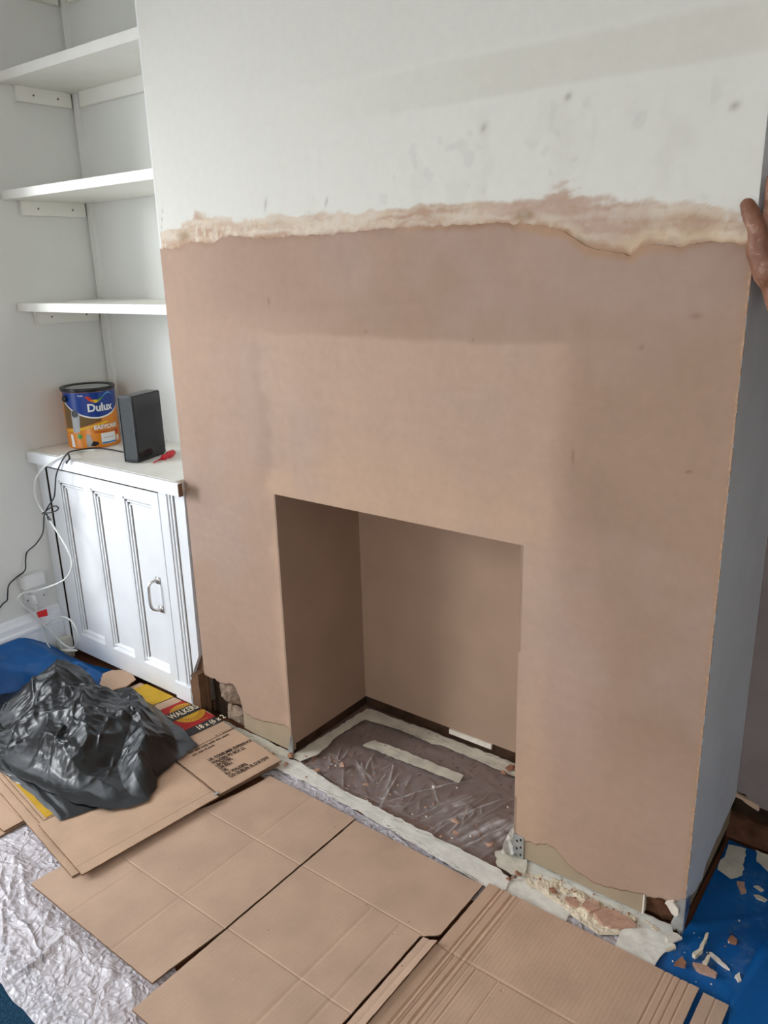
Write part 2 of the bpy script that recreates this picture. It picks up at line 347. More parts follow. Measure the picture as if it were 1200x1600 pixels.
pb = MB(); pb.prism(rough_poly([(1.5, .139), (1.551, .128), (1.553, .112), (1.535, .118), (1.515, .128), (1.5, .13)], .002, .008, 3), BR - .004, BR + .004, axis=1)
pb.build('plaster_scrap', M['card_flat'], wro)

# ---------------------------------------------------------------- chimney breast
def P2(lst): return np.array([[*at(u, v, 1, 0.0)[[0, 2]]] for u, v in lst])
LO = P2([(248, 388), (275, 388), (300, 378), (330, 380), (355, 368), (385, 372), (430, 372), (470, 368), (520, 366), (560, 360), (600, 358), (650, 354), (700, 352), (760, 350), (800, 349), (850, 352), (880, 360), (905, 378), (930, 390), (960, 396), (985, 398), (1000, 385), (1030, 383), (1060, 385), (1100, 378), (1140, 378), (1172, 382)])
UP = P2([(248, 357), (275, 347), (298, 340), (303, 322), (320, 322), (338, 338), (400, 340), (450, 335), (520, 330), (600, 322), (680, 316), (740, 312), (800, 308), (840, 306), (860, 290), (872, 280), (885, 279), (900, 288), (925, 298), (970, 296), (1000, 303), (1050, 312), (1080, 308), (1092, 322), (1140, 330), (1185, 345)])
def zlo(x): return np.interp(x, LO[:, 0], LO[:, 1]) + (fbm(x * 60, x * 0 + 3.3, 5, 3) - .5) * .012
def zup(x): return np.interp(x, UP[:, 0], UP[:, 1]) + (fbm(x * 50, x * 0 + 8.1, 9, 4) - .5) * .016
def L3(c): return np.array(lin(c))
def wall_colour(x, z):
    """albedo of the front of the chimney breast: white paint, the feathered smear of plaster, pink skim with damp patches and some painted light falloff"""
    k = 1.02; m = lambda a, b, f: a * (1 - f[..., None]) + b * f[..., None]
    wx = x + .03 * (fbm(x * 20, z * 20, 101, 4) - .5); wz = z + .03 * (fbm(x * 20 + 5, z * 20, 102, 4) - .5)
    n1 = fbm(x * 3, z * 3, 11, 4); n2 = fbm(wx * 11, wz * 11, 21, 5); n3 = fbm(wx * 60, wz * 30, 31, 4); n4 = fbm(wx * 5, wz * 80, 41, 4); n5 = fbm(wx * 110, wz * 110, 45, 3)
    white = np.ones(x.shape + (3,)) * np.array(S(216, 214, 205, 1.0))
    band = sstep(1.655, 1.665, z + (n2 - .5) * .006) * sstep(1.74, 1.725, z + (n2 - .5) * .006) * sstep(.45, 1.1, x)
    white = m(white, white * np.array([.90, .89, .86]), band * .8); white = m(white, white * .93, sstep(1.73, 1.75, z) * sstep(.2, .8, x) * .6)
    sm = sstep(.56, .74, fbm(wx * 16, wz * 8, 51, 4)) * sstep(1.66, 1.62, z) * sstep(.35, .7, x) * .22
    white = m(white, white * np.array([.80, .78, .76]), sm)
    white = m(white, white * .72, sstep(.70, .76, fbm(wx * 30, wz * 24, 55, 3)) * sstep(1.72, 1.6, z) * sstep(.5, .8, x) * .25)
    for bx, bz, s1, s2 in ((.41, 1.512, .004, .014), (.60, 1.505, .003, .009), (.02, 1.50, .0015, .03), (1.17, 1.64, .006, .006), (1.45, 1.59, .007, .006), (1.0, 1.61, .006, .007)):
        white = m(white, L3((120, 112, 98)), np.exp(-((((x - (z - bz) * .25) - bx) / s1) ** 2 + ((z - bz) / s2) ** 2)) * (.2 + .55 * n3))
    zl = zlo(x); zu = zup(x) + (n2 - .5) * .016; h = np.clip((z - zl) / np.maximum(zu - zl, .02), -.2, 1.5)
    tan = m(L3((212, 192, 170)), L3((190, 160, 136)), sstep(.38, .66, n4 * .65 + n2 * .35))
    tan = m(tan, L3((228, 216, 198)), sstep(.46, .66, n3) * .75 * sstep(.75, .35, h) * sstep(.75, .35, x))
    pk = sstep(.98, 1.05, x + (n2 - .5) * .12) * sstep(1.38, 1.28, x + (n2 - .5) * .14) * sstep(.05, .5, h + (n2 - .5) * .3)
    tan = m(tan, L3((196, 168, 150)), pk * .85)
    tan = m(tan, L3((226, 212, 192)), sstep(1.06, 1.13, x) * sstep(1.31, 1.2, x) * sstep(.42, .1, h + (n2 - .5) * .3) * .85)
    tan = m(tan, L3((222, 196, 162)), sstep(1.26, 1.32, x) * sstep(.5, .2, h + (n2 - .5) * .3) * .7)
    tan = m(tan, L3((172, 126, 88)), sstep(.26, -.04, h + (n3 - .5) * .5) * (.45 + .55 * sstep(.42, .62, n1 + (x > .95) * .12)))
    tan = tan * (.93 - .07 * sstep(.45, .6, n2))[..., None]
    for bx, bz, s in ((.105, 1.452, .016), (.235, 1.462, .013), (.30, 1.45, .016), (.265, 1.44, .01), (.61, 1.47, .008), (1.09, 1.45, .01), (1.2, 1.4, .008)):
        tan = m(tan, L3((150, 122, 92)), np.exp(-(((x - bx) / (s * 1.8)) ** 2 + ((z - bz) / s) ** 2) ** 1.5) * sstep(.3, .55, n2) * .9)
    tan = m(tan, L3((170, 138, 112)), sstep(.60, .72, n5) * .35)
    cover = sstep(1.04, .80, h + (n4 - .5) * .75 + (n3 - .5) * .3); cover = cover * (.70 + .30 * sstep(.3, .55, n3 * .5 + n4 * .5))
    top = m(white, tan * 1.0, cover)
    a = L3((178, 150, 130)); dk = L3((154, 127, 107)); pl = L3((180, 153, 138))
    xw = x + (n2 - .5) * .06; zw = z + (n2 - .5) * .025
    inner = sstep(.33, .40, xw) * sstep(1.22, 1.14, xw) * sstep(1.222, 1.205, zw)
    edge = sstep(1.204, 1.222, zw) * sstep(1.36, 1.23, zw + (n1 - .5) * .1) * sstep(.40, .70, xw) * sstep(1.3, 1.1, xw)
    pink = np.ones(x.shape + (3,)) * L3((172, 144, 125))  # damp tones follow; upper and right ones include painted light falloff
    pink = m(pink, a, inner * .9)
    pink = m(pink, L3((186, 156, 132)), inner * sstep(1.0, .82, zw + .14 * (n1 - .5)) * .8)
    pink = m(pink, L3((158, 131, 114)), sstep(1.2, 1.3, zw) * sstep(.0, .35, xw) * .7)
    pink = m(pink, dk, edge * .6)
    pink = m(pink, dk, sstep(.30, .335, xw) * sstep(.375, .345, xw) * sstep(.78, .95, z) * sstep(1.2, 1.15, z) * .5)
    pink = m(pink, dk, sstep(1.15, 1.24, xw) * (.45 + .5 * n1) * sstep(.15, .5, z + .3 * (n1 - .5)))
    pink = m(pink, dk * .92, np.exp(-(((x - 1.27 - (.9 - z) * .28) / .07) ** 2 + ((z - .88) / .13) ** 2)) * .7)
    pink = m(pink, pl, np.exp(-(((x - 1.22) / .08) ** 2 + ((z - .5) / .26) ** 2)) * .7)
    pink = m(pink, L3((172, 150, 138)), sstep(.45, .65, n1) * .45)
    pink = pink * (1 + (n3 - .5) * .05 + (n2 - .5) * .10 + (n4 - .5) * .05)[..., None]
    for bx, bz, s1, s2 in ((1.208, 1.0, .0035, .014), (.40, 1.29, .003, .008), (1.33, 1.215, .004, .004), (1.42, 1.27, .008, .004), (1.43, 1.0, .006, .003), (.70, 1.225, .004, .003), (.98, 1.215, .003, .003)):
        pink = m(pink, L3((120, 84, 66)), np.exp(-(((x - bx) / s1) ** 2 + ((z - bz) / s2) ** 2)) * (.3 + .7 * n5))
    fr_ = sstep(-.016, .004, z - zl + (n2 - .5) * .03 + (n4 - .5) * .012)
    pink = m(pink, m(np.ones(x.shape + (3,)) * L3((142, 108, 82)), L3((184, 150, 122)), sstep(.5, .7, n2) * .6), fr_ * (.35 + .2 * (x > .85) + .45 * sstep(.45, .6, n1 + (x > .9) * .06)))
    pink = m(pink, L3((166, 132, 106)), sstep(1.486, 1.498, x) * .45)
    return np.where((z <= zl + 1e-4)[..., None], pink * k, top)
ch = MB()                                   # the masonry: two piers and the lintel, set back behind the plaster
ch.box(.006, WD - .008, .006, BR, H + .006, ZC - .001, 0)
ch.box(.006, X1 - .006, .03, BR, -.003, H + .006, 1); ch.box(X2 + .006, WD - .012, .03, BR, -.003, H + .006, 1)
ch.box(X1 - .006, X2 + .006, D + .008, BR, -.003, H + .006, 1)
cho = struct('wall_chimney', ch, [M['white_wall'], M['dark_gap']])
def front_grid(xs, zb, zt, nz):
    xs = np.asarray(xs); T = np.linspace(0, 1, nz); B = zb(xs); Tt = zt(xs); Z = B[:, None] + (Tt - B)[:, None] * T; X = np.repeat(xs[:, None], nz, 1)
    return X, Z
def skim_bottom(x):
    pl = [(0, .152), (.03, .147), (.05, .15), (.08, .142), (.11, .15), (.13, .158), (.145, .15), (.16, .12), (.168, .085), (.185, .072), (.22, .066), (.28, .078), (.33, .087), (.374, .09)]
    pr = [(1.101, .075), (1.118, .072), (1.133, .068), (1.16, .07), (1.185, .083), (1.209, .08), (1.235, .058), (1.258, .044), (1.28, .04), (1.305, .036), (1.33, .04), (1.349, .047), (1.37, .052), (1.409, .062), (1.44, .071), (1.472, .08), (1.5, .092)]
    a = np.array(pl + pr); return np.interp(x, a[:, 0], a[:, 1]) + (fbm(x * 160, x * 0, 3, 3) - .5) * .010
sk = MB(); cols = []
for x0, x1, zb in ((0, X1, skim_bottom), (X1, X2, lambda x: x * 0 + H), (X2, WD, skim_bottom)):
    n = int((x1 - x0) / .005); xs = np.linspace(x0, x1, n); nz = 300 if zb is skim_bottom else 140
    X, Z = front_grid(xs, zb, zlo, nz)
    Y = (fbm(X * 2.2, Z * 2.2, 61, 3) - .5) * .006 + (fbm(X * 7, Z * 4, 65, 3) - .5) * .0016
    Y = Y * sstep(0, .06, np.minimum(np.minimum(X, WD - X), np.minimum(np.hypot(np.maximum(0, np.maximum(X1 - X, X - X2)), np.maximum(0, Z - H)), 9)))
    c = wall_colour(X, Z)
    if zb is skim_bottom:                   # broken lower edge with its thickness
        X = np.c_[X[:, :1], X]; Z = np.c_[Z[:, :1], Z]; Y = np.c_[Y[:, :1] + .009, Y]; c = np.concatenate([c[:, :1], c], 1); nz += 1
    sk.add(np.stack([X.ravel(), Y.ravel(), Z.ravel()], 1).tolist(), [(i * nz + j, (i + 1) * nz + j, (i + 1) * nz + j + 1, i * nz + j + 1) for i in range(n - 1) for j in range(nz - 1)])
    cols.append(c.reshape(-1, 3))
sk.c = np.vstack(cols)
tag(sk.build('plaster_skim', M['skim'], cho, smooth=True, tri=False, fix=False), 'fresh pink skim plaster round the fireplace, damp in patches, with some light falloff painted in')
up = MB(); cols = []
for za, zb_, nz in ((None, 1.82, 110), (1.82, ZC, 40)):
    n = 300; xs = np.linspace(0, WD, n); X, Z = front_grid(xs, (zlo if za is None else (lambda x: x * 0 + za)), lambda x: x * 0 + zb_, nz)
    Y = .0012 + (fbm(X * 3, Z * 3, 71, 3) - .5) * .006 * sstep(0, .05, np.minimum(X, WD - X)) * sstep(0, .06, Z - zlo(X))
    up.add(np.stack([X.ravel(), Y.ravel(), Z.ravel()], 1).tolist(), [(i * nz + j, (i + 1) * nz + j, (i + 1) * nz + j + 1, i * nz + j + 1) for i in range(n - 1) for j in range(nz - 1)])
    cols.append(wall_colour(X, Z + 2e-3).reshape(-1, 3))
up.c = np.vstack(cols)
up.build('painted_face', M['paint_front'], cho, smooth=True, tri=False, fix=False)
# side plaster of the breast (left one faces the shelves, right one is ragged along the bottom)
MB().box(0, .006, .001, BL, .76, ZC).build('side_plaster', M['white_wall'], cho)
MB().box(.0, .007, .004, .03, .152, .80).build('side_plaster', M['timber'], cho)
sp = [(.004, .095), (.02, .09), (.045, .076), (.081, .064), (.10, .068), (.122, .060), (.141, .088), (.17, .095), (.216, .106), (.24, .104), (.265, .112), (.3, .118), (BR, .128), (BR, ZC), (.004, ZC)]
m = MB(); m.prism(sp, WD - .007, WD, axis=0); m.build('side_plaster', M['grey_wall'], cho)
m = MB(); m.prism([(.02, .03), (.09, .022), (BR, .05), (BR, .14), (.02, .1)], WD - .013, WD - .0075, axis=0); m.build('backing_board', M['board'], cho)
m = MB(); za = .11
while za < 1.42:
    ln = random.uniform(.008, .05); wd = random.uniform(.0004, .0014); m.box(WD - .003, WD + wd, -.0006 - wd * .4, .002, za, za + ln); za += ln + random.uniform(.0, .03)
m.build('plaster_arris', M['arris'], cho)
# reveals of the fireplace
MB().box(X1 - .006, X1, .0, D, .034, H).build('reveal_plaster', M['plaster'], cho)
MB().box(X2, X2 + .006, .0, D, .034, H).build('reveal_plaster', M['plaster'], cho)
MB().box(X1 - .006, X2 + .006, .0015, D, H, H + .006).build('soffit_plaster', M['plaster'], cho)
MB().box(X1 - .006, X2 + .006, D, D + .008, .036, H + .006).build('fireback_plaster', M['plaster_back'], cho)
fb = MB()
fb.box(X1, X2, D + .003, D + .02, .0, .034); fb.box(X1 - .02, X1 - .004, .01, D, .0, .034)
fb.build('hearth_upstand', M['dark_wood'], cho)
MB().box(.70, .845, D - .006, D + .006, .020, .036).build('plaster_scrap', M['white_bit'], cho)
# plasterboard showing under the skim, with metal beads
pbm = MB(); pbm.prism([(.166, .016), (.20, .012), (X1 - .003, .012), (X1 - .003, .12), (.30, .125), (.2, .11), (.166, .095)], .003, .017, axis=1); pbm.build('plasterboard', M['board'], cho)
pbm = MB(); pbm.prism([(1.126, .014), (1.413, .014), (1.411, .09), (1.20, .12), (1.126, .1)], .003, .017, axis=1); pbm.build('plasterboard', M['board'], cho)
MB().box(1.413, 1.4165, .002, .018, .013, .074).build('board_edge', M['white_bit'], cho)
bd = MB(); nx, nz = 5, 10
for i in range(nx):
    for j in range(nz):
        if i in (1, 3) and j % 3 == (1 if i == 1 else 2): continue
        a = X2 + .002 + i * .0050; b_ = .004 + j * .007; bd.box(a, a + .0051, -.0008, .0006, b_, b_ + .0071)
bd.box(X2 - .0008, X2 + .0018, -.001, .02, .004, .074)
tag(bd.build('corner_bead', M['zinc'], cho), 'bare perforated metal corner bead')
bd = MB(); bd.tube([(X1 + .001, -.001, .008), (X1 + .001, -.001, .07)], .003, 6); bd.prism([(X1 - .02, .012), (X1 + .002, .002), (X1 + .002, .06), (X1 - .006, .058), (X1 - .012, .03)], -.002, .001, axis=1); bd.build('corner_bead', M['zinc'], cho)
bd = MB()
bd.prism([(1.476, .026), (1.484, .012), (1.490, .020), (1.496, .004), (1.5005, .018), (1.5005, .1), (1.49, .096), (1.478, .07), (1.482, .05)], -.002, .0012, axis=1)
bd.prism([(-.001, .004), (.012, .03), (.03, .05), (.03, .09), (-.001, .1)], 1.4995, 1.502, axis=0)
bd.build('corner_bead', M['zinc'], cho)
MB().prism(rough_poly([(1.462, .075), (1.486, .052), (1.49, .074), (1.478, .086)], .003, .008, 8), -.008, .002, axis=1).build('plaster_scrap', M['white_bit'], cho)
def lump(name, mat, poly, y0, y1, parent, seed, amp=.006):
    """rough masonry lump: the polygon's face bulges out"""
    P = np.array(rough_poly(poly, .004, .012, seed)); 
    mb = star(P, lambda X, Y, R: y0 + (y1 - y0) * R ** 3 + (fbm(X * 60, Y * 60, seed, 4) - .5) * amp * 2 * (1 - R ** 4), 70, 14)
    mb.v = [(x, z, y) for x, y, z in mb.v]; return mb.build(name, mat, parent, smooth=False)
lump('brick', M['stone'], [(.034, .066), (.06, .058), (.095, .058), (.118, .066), (.15, .072), (.158, .12), (.145, .165), (.09, .162), (.036, .152), (.03, .11)], .006, .034, cho, 2, .007)
lump('brick', M['stone'], [(.055, .0), (.16, .0), (.178, .03), (.17, .066), (.12, .062), (.062, .056)], .010, .034, cho, 5, .006)
lump('brick', M['brick'], [(1.40, -.002), (1.492, -.002), (1.496, .04), (1.49, .1), (1.44, .09), (1.39, .08)], .012, .034, cho, 9, .005)
lump('brick', M['brick'], [(1.20, -.002), (1.40, -.002), (1.40, .03), (1.2, .03)], .020, .034, cho, 12, .005)
# hearth slab
struct('floor_hearth', MB().box(X1 - .02, X2 + .02, -.02, D + .006, -.004, .0015), M['hearth'])

# ---------------------------------------------------------------- left alcove: cupboard, worktop, shelves
FY = -.012
cup = thing('alcove_cupboard', 'white painted panelled cupboard with one chrome handle in the left alcove', 'cupboard', (-.4, .15, 0))
g = M['gloss_white']
MB().box(LX + .001, -.744, FY - .002, FY + .02, .036, .744).build('filler_panel', g, cup, bevel=.002)
c = MB().box(LX + .001, -.003, FY + .026, BL - .002, .045, .744); c.build('carcass', M['groove'], cup)
MB().box(LX + .001, -.004, .03, .05, -.003, .045).build('plinth', M['timber'], cup)
MB().box(LX + .03, LX + .058, -.062, -.010, -.002, .083).build('plinth_block', M['cream'], cup, bevel=.003)
MB().box(-.118, -.004, FY - .004, FY + .026, .735, .7445).build('rail', g, cup)
# fixed right-hand panel with triple moulding
MB().box(-.117, -.082, FY, FY + .022, .05, .738).build('stile', g, cup, bevel=.0015)
MB().prism([(-.082, .05), (-.051, .05), (-.047, .150), (-.014, .21), (-.004, .738), (-.082, .738)], FY + .008, FY + .022, axis=1).build('panel', g, cup)
MB().box(-.0465, -.0005, FY + .0225, FY + .03, -.002, .744).build('corner_post', M['timber'], cup)
MB().prism(rough_poly([(-.050, -.002), (-.012, -.002), (-.012, .150), (-.036, .150), (-.050, .138), (-.045, .128), (-.052, .118)], .0015, .02, 4), FY - .004, FY + .022, axis=1).build('post_foot', M['timber'], cup)
mo = MB()
for k in range(3): mo.box(-.081 + k * .0105, -.081 + k * .0105 + .0062, FY - .003 + k * .003, FY + .012, .098, .732)
mo.build('moulding', g, cup); MB().box(-.0820, -.05, FY + .0072, FY + .0079, .098, .732).build('groove_strip', M['groove'], cup)  # moulding steps, with a greyer strip behind them
MB().box(-.135, -.0525, FY - .006, FY + .02, .030, .092).build('skirting_piece', g, cup, bevel=.003)
# the door
DX0, DX1, DZ0, DZ1 = -.734, -.121, .036, .7275
tilt = lambda x: (x - DX0) / (DX1 - DX0)
pan = [(-.672, -.522), (-.480, -.349), (-.303, -.159)]; PZ0, PZ1 = .098, .690
dr = MB(); xs = [DX0] + [q for p in pan for q in p] + [DX1]
for i in range(0, len(xs), 2): dr.box(xs[i], xs[i + 1], FY, FY + .024, DZ0, DZ1)
for p in pan: dr.box(p[0], p[1], FY, FY + .024, PZ1, DZ1); dr.box(p[0], p[1], FY, FY + .024, DZ0, PZ0)
door = dr.build('door', g, cup)
for p0, p1 in pan:
    MB().box(p0, p1, FY + .011, FY + .022, PZ0, PZ1).build('panel', g, door)
    mo = MB()
    for k in range(3):
        y = FY + .0005 + k * .0032; w_ = .0058; s = .0098
        mo.box(p0 + k * s, p0 + k * s + w_, y, FY + .012, PZ0 + .004, PZ1 - k * s); mo.box(p1 - .006 - k * .004, p1 - .002 - k * .004, y + .004, FY + .012, PZ0, PZ1)
        mo.box(p0 + k * s, p1, y, FY + .012, PZ1 - k * s - w_, PZ1 - k * s)
    mo.prism([(FY + .011, PZ0 + .034), (FY + .003, PZ0 + .026), (FY + .008, PZ0 + .02), (FY - .001, PZ0 + .010), (FY - .001, PZ0), (FY + .012, PZ0)], p0, p1, axis=0)
    mo.build('moulding', g, door)
    MB().box(p0, p0 + .03, FY + .0104, FY + .0109, PZ0 + .03, PZ1).build('groove_strip', M['groove'], door)  # greyer strip along the left moulding of each panel
MB().box(-.7438, DX0 - .0005, FY + .018, FY + .023, .04, .738).box(-.7439, -.7428, FY - .0012, FY + .018, .04, .738).build('door_gap_shade', M['dark_gap'], cup)  # dark strips paint the shade in the gap beside the door
MB().box(DX0, DX1, FY + .0005, FY + .02, .7336, .7445).build('rail', g, cup)
MB().box(DX0, DX1 + .003, FY + .0035, FY + .023, DZ1 + .0002, .7335).build('door_gap_shade', M['dark_gap'], cup)  # dark filling paints the shade of the gap above the door
hd = MB(); hp = [(-.166, FY - .001, .435), (-.170, FY - .012, .436), (-.176, FY - .026, .428), (-.178, FY - .03, .405), (-.178, FY - .03, .365), (-.176, FY - .026, .345), (-.170, FY - .012, .336), (-.166, FY - .001, .337)]
hd.tube(spline(hp, 5), .0052, 8); hd.box(-.176, -.156, FY - .004, FY + .001, .424, .446); hd.box(-.176, -.156, FY - .004, FY + .001, .326, .348)
tag(hd.build('handle', M['chrome'], door, smooth=True), 'chrome pull handle')
wt = thing('worktop', 'scuffed white painted board on top of the alcove cupboard', 'worktop', (-.4, .15, .745))
m = MB(); m.box(LX + .001, -.001, -.030, BL - .001, .7455, .785); m.build('board', M['top_white'], wt, bevel=.002)
m = MB(); m.box(LX + .001, .026, -.044, -.0302, .7455, .785); m.build('nosing', g, wt, bevel=.002)
MB().box(.0262, .0275, -.044, -.0302, .746, .784).build('end_grain', M['timber'], wt)
for nm, z0, z1, fy, bk, lab in (('third', 1.252, 1.279, .004, False, 'lowest white shelf board across the left alcove'), ('second', 1.600, 1.627, .012, False, 'second lowest white shelf board in the left alcove'),
                               ('first', 1.944, 1.972, .052, True, 'white shelf board high in the alcove with a batten along its back'), ('top', 2.247, 2.274, .06, True, 'topmost white shelf, only its wall batten showing at the frame top')):
    s = thing('alcove_shelf', lab, 'shelf', (-.4, .2, z0), 'painted shelves in the left alcove')
    MB().box(LX + .0005, -.0005, fy, BL - .0005, z0, z1).build('board', M['shelf_white'], s, bevel=.0015)
    b_ = MB().box(LX + .0005, LX + .02, fy + .055, BL - .02, z0 - .046, z0); b_.build('batten', M['shelf_white'], s, bevel=.0015)
    for y in (fy + .11, BL - .07):
        q = MB().lathe([(0, 0), (.0035, 0), (.0035, .0006), (0, .0006)], (0, 0, 0), 10); q.v = [(LX + .0205 + z, y + x, z0 - .024 + yy) for x, yy, z in q.v]; q.build('screw_head', M['groove'], s)
    if bk: MB().box(-.735, -.0005, BL - .02, BL - .0005, z0 - .046, z0).build('batten', M['shelf_white'], s, bevel=.0015)
tm = MB(); tm.box(-.783, -.752, BL - .012, BL, .785, ZC - .001)
struct('trim_1', tm, M['white_wall'])

# ---------------------------------------------------------------- lettering
def text_mesh(body, size, bold=0, align='CENTER', extrude=0.0, res=3):
    cu = bpy.data.curves.new('lettering', 'FONT'); cu.body = body; cu.size = size; cu.align_x = align; cu.align_y = 'CENTER'; cu.offset = bold; cu.extrude = extrude; cu.resolution_u = res
    o = bpy.data.objects.new('lettering', cu); COL.objects.link(o); bpy.context.view_layer.update()
    me = bpy.data.meshes.new_from_object(o.evaluated_get(bpy.context.evaluated_depsgraph_get()))
    v = [tuple(p.co) for p in me.vertices]; f = [tuple(p.vertices) for p in me.polygons]
    bpy.data.objects.remove(o); bpy.data.curves.remove(cu); bpy.data.meshes.remove(me); return v, f

# ---------------------------------------------------------------- things on the worktop
ZT = .785
TC = (-.690, .158, ZT); TR = .089; TH = .208
tin = thing('paint_tin', 'blue and orange tin of paint standing on the worktop', 'paint tin', TC)
bd = MB().lathe([(0, .004), (TR - .004, .004), (TR - .003, 0), (TR, .002), (TR, .006), (TR - .001, .008), (TR - .001, TH - .012)], TC, 64)
bd.build('body', M['t_orange'], tin, smooth=True)
MB().lathe([(TR - .0098, TH - .009), (TR - .016, TH - .005), (TR - .02, TH - .0045), (TR - .023, TH - .010), (0, TH - .010)], TC, 48).build('lid', M['t_grey'], tin, smooth=True)
MB().lathe([(TR + .0005, TH - .013), (TR + .003, TH - .008), (TR + .003, TH - .001), (TR + .0005, TH + .0004), (TR - .009, TH - .004), (TR - .011, TH - .008)], TC, 64).build('rim', M['t_black'], tin, smooth=True)
AZ = math.atan2(CC[1] - TC[1], CC[0] - TC[0]) + math.radians(15)     # direction that the front of the label faces
def cyl(s, z, r): a = AZ + s / TR; return (TC[0] + r * math.cos(a), TC[1] + r * math.sin(a), TC[2] + z)
def patch(poly, lift, name, mat, nsub=.004):
    """a printed shape of the label wrapped round the tin: poly in (distance round the tin, height)"""
    bm = bmesh.new(); P = []
    for i in range(len(poly)):
        a = np.array(poly[i], float); b = np.array(poly[(i + 1) % len(poly)], float); n = max(1, int(abs(b[0] - a[0]) / nsub))
        P += [a + (b - a) * k / n for k in range(n)]
    f = bm.faces.new([bm.verts.new((p[0], p[1], 0)) for p in P]); bmesh.ops.triangulate(bm, faces=[f], quad_method='FIXED', ngon_method='EAR_CLIP')
    s0 = min(p[0] for p in P); s1 = max(p[0] for p in P); k = s0 + nsub
    while k < s1:
        bmesh.ops.bisect_plane(bm, geom=bm.verts[:] + bm.edges[:] + bm.faces[:], plane_co=(k, 0, 0), plane_no=(1, 0, 0)); k += nsub
    bm.verts.index_update(); mb = MB(); mb.add([cyl(v.co.x, v.co.y, TR - .001 + lift) for v in bm.verts], [tuple(v.index for v in f.verts) for f in bm.faces]); bm.free()
    return mb.build(name, mat, tin, fix=False)
def tin_text(body, s, z, size, mat, bold, lift=.0016, shear=0.0):
    v, f = text_mesh(body, size, bold); mb = MB(); mb.add([cyl(s + p[0] + shear * p[1], z + p[1], TR - .001 + lift) for p in v], f); return mb.build('lettering', mat, tin, fix=False)
hw = math.pi * .5 * TR
ss = [-.135 + k * .0045 for k in range(61)]
def wave(s):   # lower border of the blue field: dips in the middle, climbs to both sides
    return .108 + 3.4 * (s - .004) ** 2 + .05 * max(0, s)
top = TH - .014
def band_(lo, hi, lift, name, mat):
    m = MB(); m.v = [cyl(s, q(s), TR - .001 + lift) for s in ss for q in (lo, hi)]; m.f = [(2 * i, 2 * i + 2, 2 * i + 3, 2 * i + 1) for i in range(len(ss) - 1)]; m.m = [0] * len(m.f); return m.build(name, mat, tin, fix=False)
band_(lambda s: wave(s), lambda s: top, .0004, 'label_band', M['t_blue'])
band_(lambda s: wave(s) - .005, lambda s: wave(s), .0006, 'label_stripe', M['t_white'])
patch([(-.135, wave(-.135) - .006)] + [(s, wave(s) - .0055) for s in ss if s < .012] + [(.01, .094), (-.06, .076), (-.135, .07)], .0007, 'label_picture', M['t_brown'])
patch([(-.135, .064), (-.06, .072), (.03, .092), (.03, .086), (-.06, .066), (-.135, .059)], .0008, 'label_stripe', M['t_yellow'])
def swoosh(a, b, amp, th, mat, z0=.168):
    U = np.linspace(0, 1, 13); mid = [(a + (b - a) * u, z0 + amp(u)) for u in U]; w_ = [th * math.sin(math.pi * min(.97, max(.05, u))) for u in U]
    patch([(s, z + q) for (s, z), q in zip(mid, w_)] + [(s, z - q) for (s, z), q in reversed(list(zip(mid, w_)))], .0010, 'label_swoosh', mat)
swoosh(-.037, -.008, lambda u: .012 - .018 * u, .0075, M['t_red']); swoosh(-.022, .014, lambda u: -.001 - .004 * math.sin(u * 3.1), .0055, M['t_yellow'])
swoosh(.0, .026, lambda u: -.005 + .012 * u, .0035, M['t_green']); swoosh(.018, .07, lambda u: .004 + .016 * math.sin(u * 2.9), .002, M['t_lightblue'])
tin_text('Dulux', .012, .140, .037, M['t_white'], .0012); tin_text('Trade', -.052, .184, .0075, M['t_white'], .0002)
tin_text('EASYCARE', .026, .0715, .0195, M['t_white'], .0008, .0014); tin_text('WASHABLE & TOUGH', .024, .0555, .0088, M['t_rust'], .0003)
patch([(.0, .012), (.058, .012), (.058, .05), (.0, .05)], .0010, 'colour_card', M['t_white']); patch([(.001, .013), (.057, .013), (.057, .019), (.001, .019)], .0014, 'colour_card_stripe', M['t_sky'])
tin_text('WHITE COTTON', .029, .034, .0048, M['t_grey'], .0002)
patch([(-.05, .008), (-.034, .006), (-.028, .016), (-.036, .048), (-.044, .052), (-.05, .044)], .0011, 'label_picture', M['t_grey'])
patch([(-.038, .010), (-.022, .008), (-.010, .014), (-.012, .022), (-.028, .026)], .0013, 'label_picture', M['t_black'])
patch([(.064, .016), (.078, .016), (.078, .034), (.064, .034)], .0011, 'label_badge', M['t_white'])
circ = lambda s, z, r: [(s + r * math.cos(q * math.pi / 8), z + r * math.sin(q * math.pi / 8)) for q in range(16)]
patch(circ(.071, .048, .009), .0011, 'label_badge', M['t_red']); patch(circ(-.072, .044, .009), .0011, 'label_badge', M['t_green'])
patch([(-.095, .055), (-.068, .06), (-.062, .125), (-.085, .135), (-.095, .13)], .0009, 'label_panel', M['t_grey']); patch(circ(-.080, .122, .0125), .0012, 'label_badge', M['t_black'])
patch([(-.112, .006), (-.095, .006), (-.1, .05), (-.112, .05)], .0009, 'label_panel', M['t_white'])
ea = AZ - 1.28; ex, ey = TC[0] + (TR + .002) * math.cos(ea), TC[1] + (TR + .002) * math.sin(ea)
m = MB(); m.lathe([(0, 0), (.012, 0), (.012, .004), (.006, .008), (0, .008)], (0, 0, 0), 16)
m.v = [(ex + z * math.cos(ea) - x * math.sin(ea), ey + z * math.sin(ea) + x * math.cos(ea), ZT + TH - .035 + y) for x, y, z in m.v]; m.build('handle_ear', M['t_black'], tin, smooth=True)
hp = []
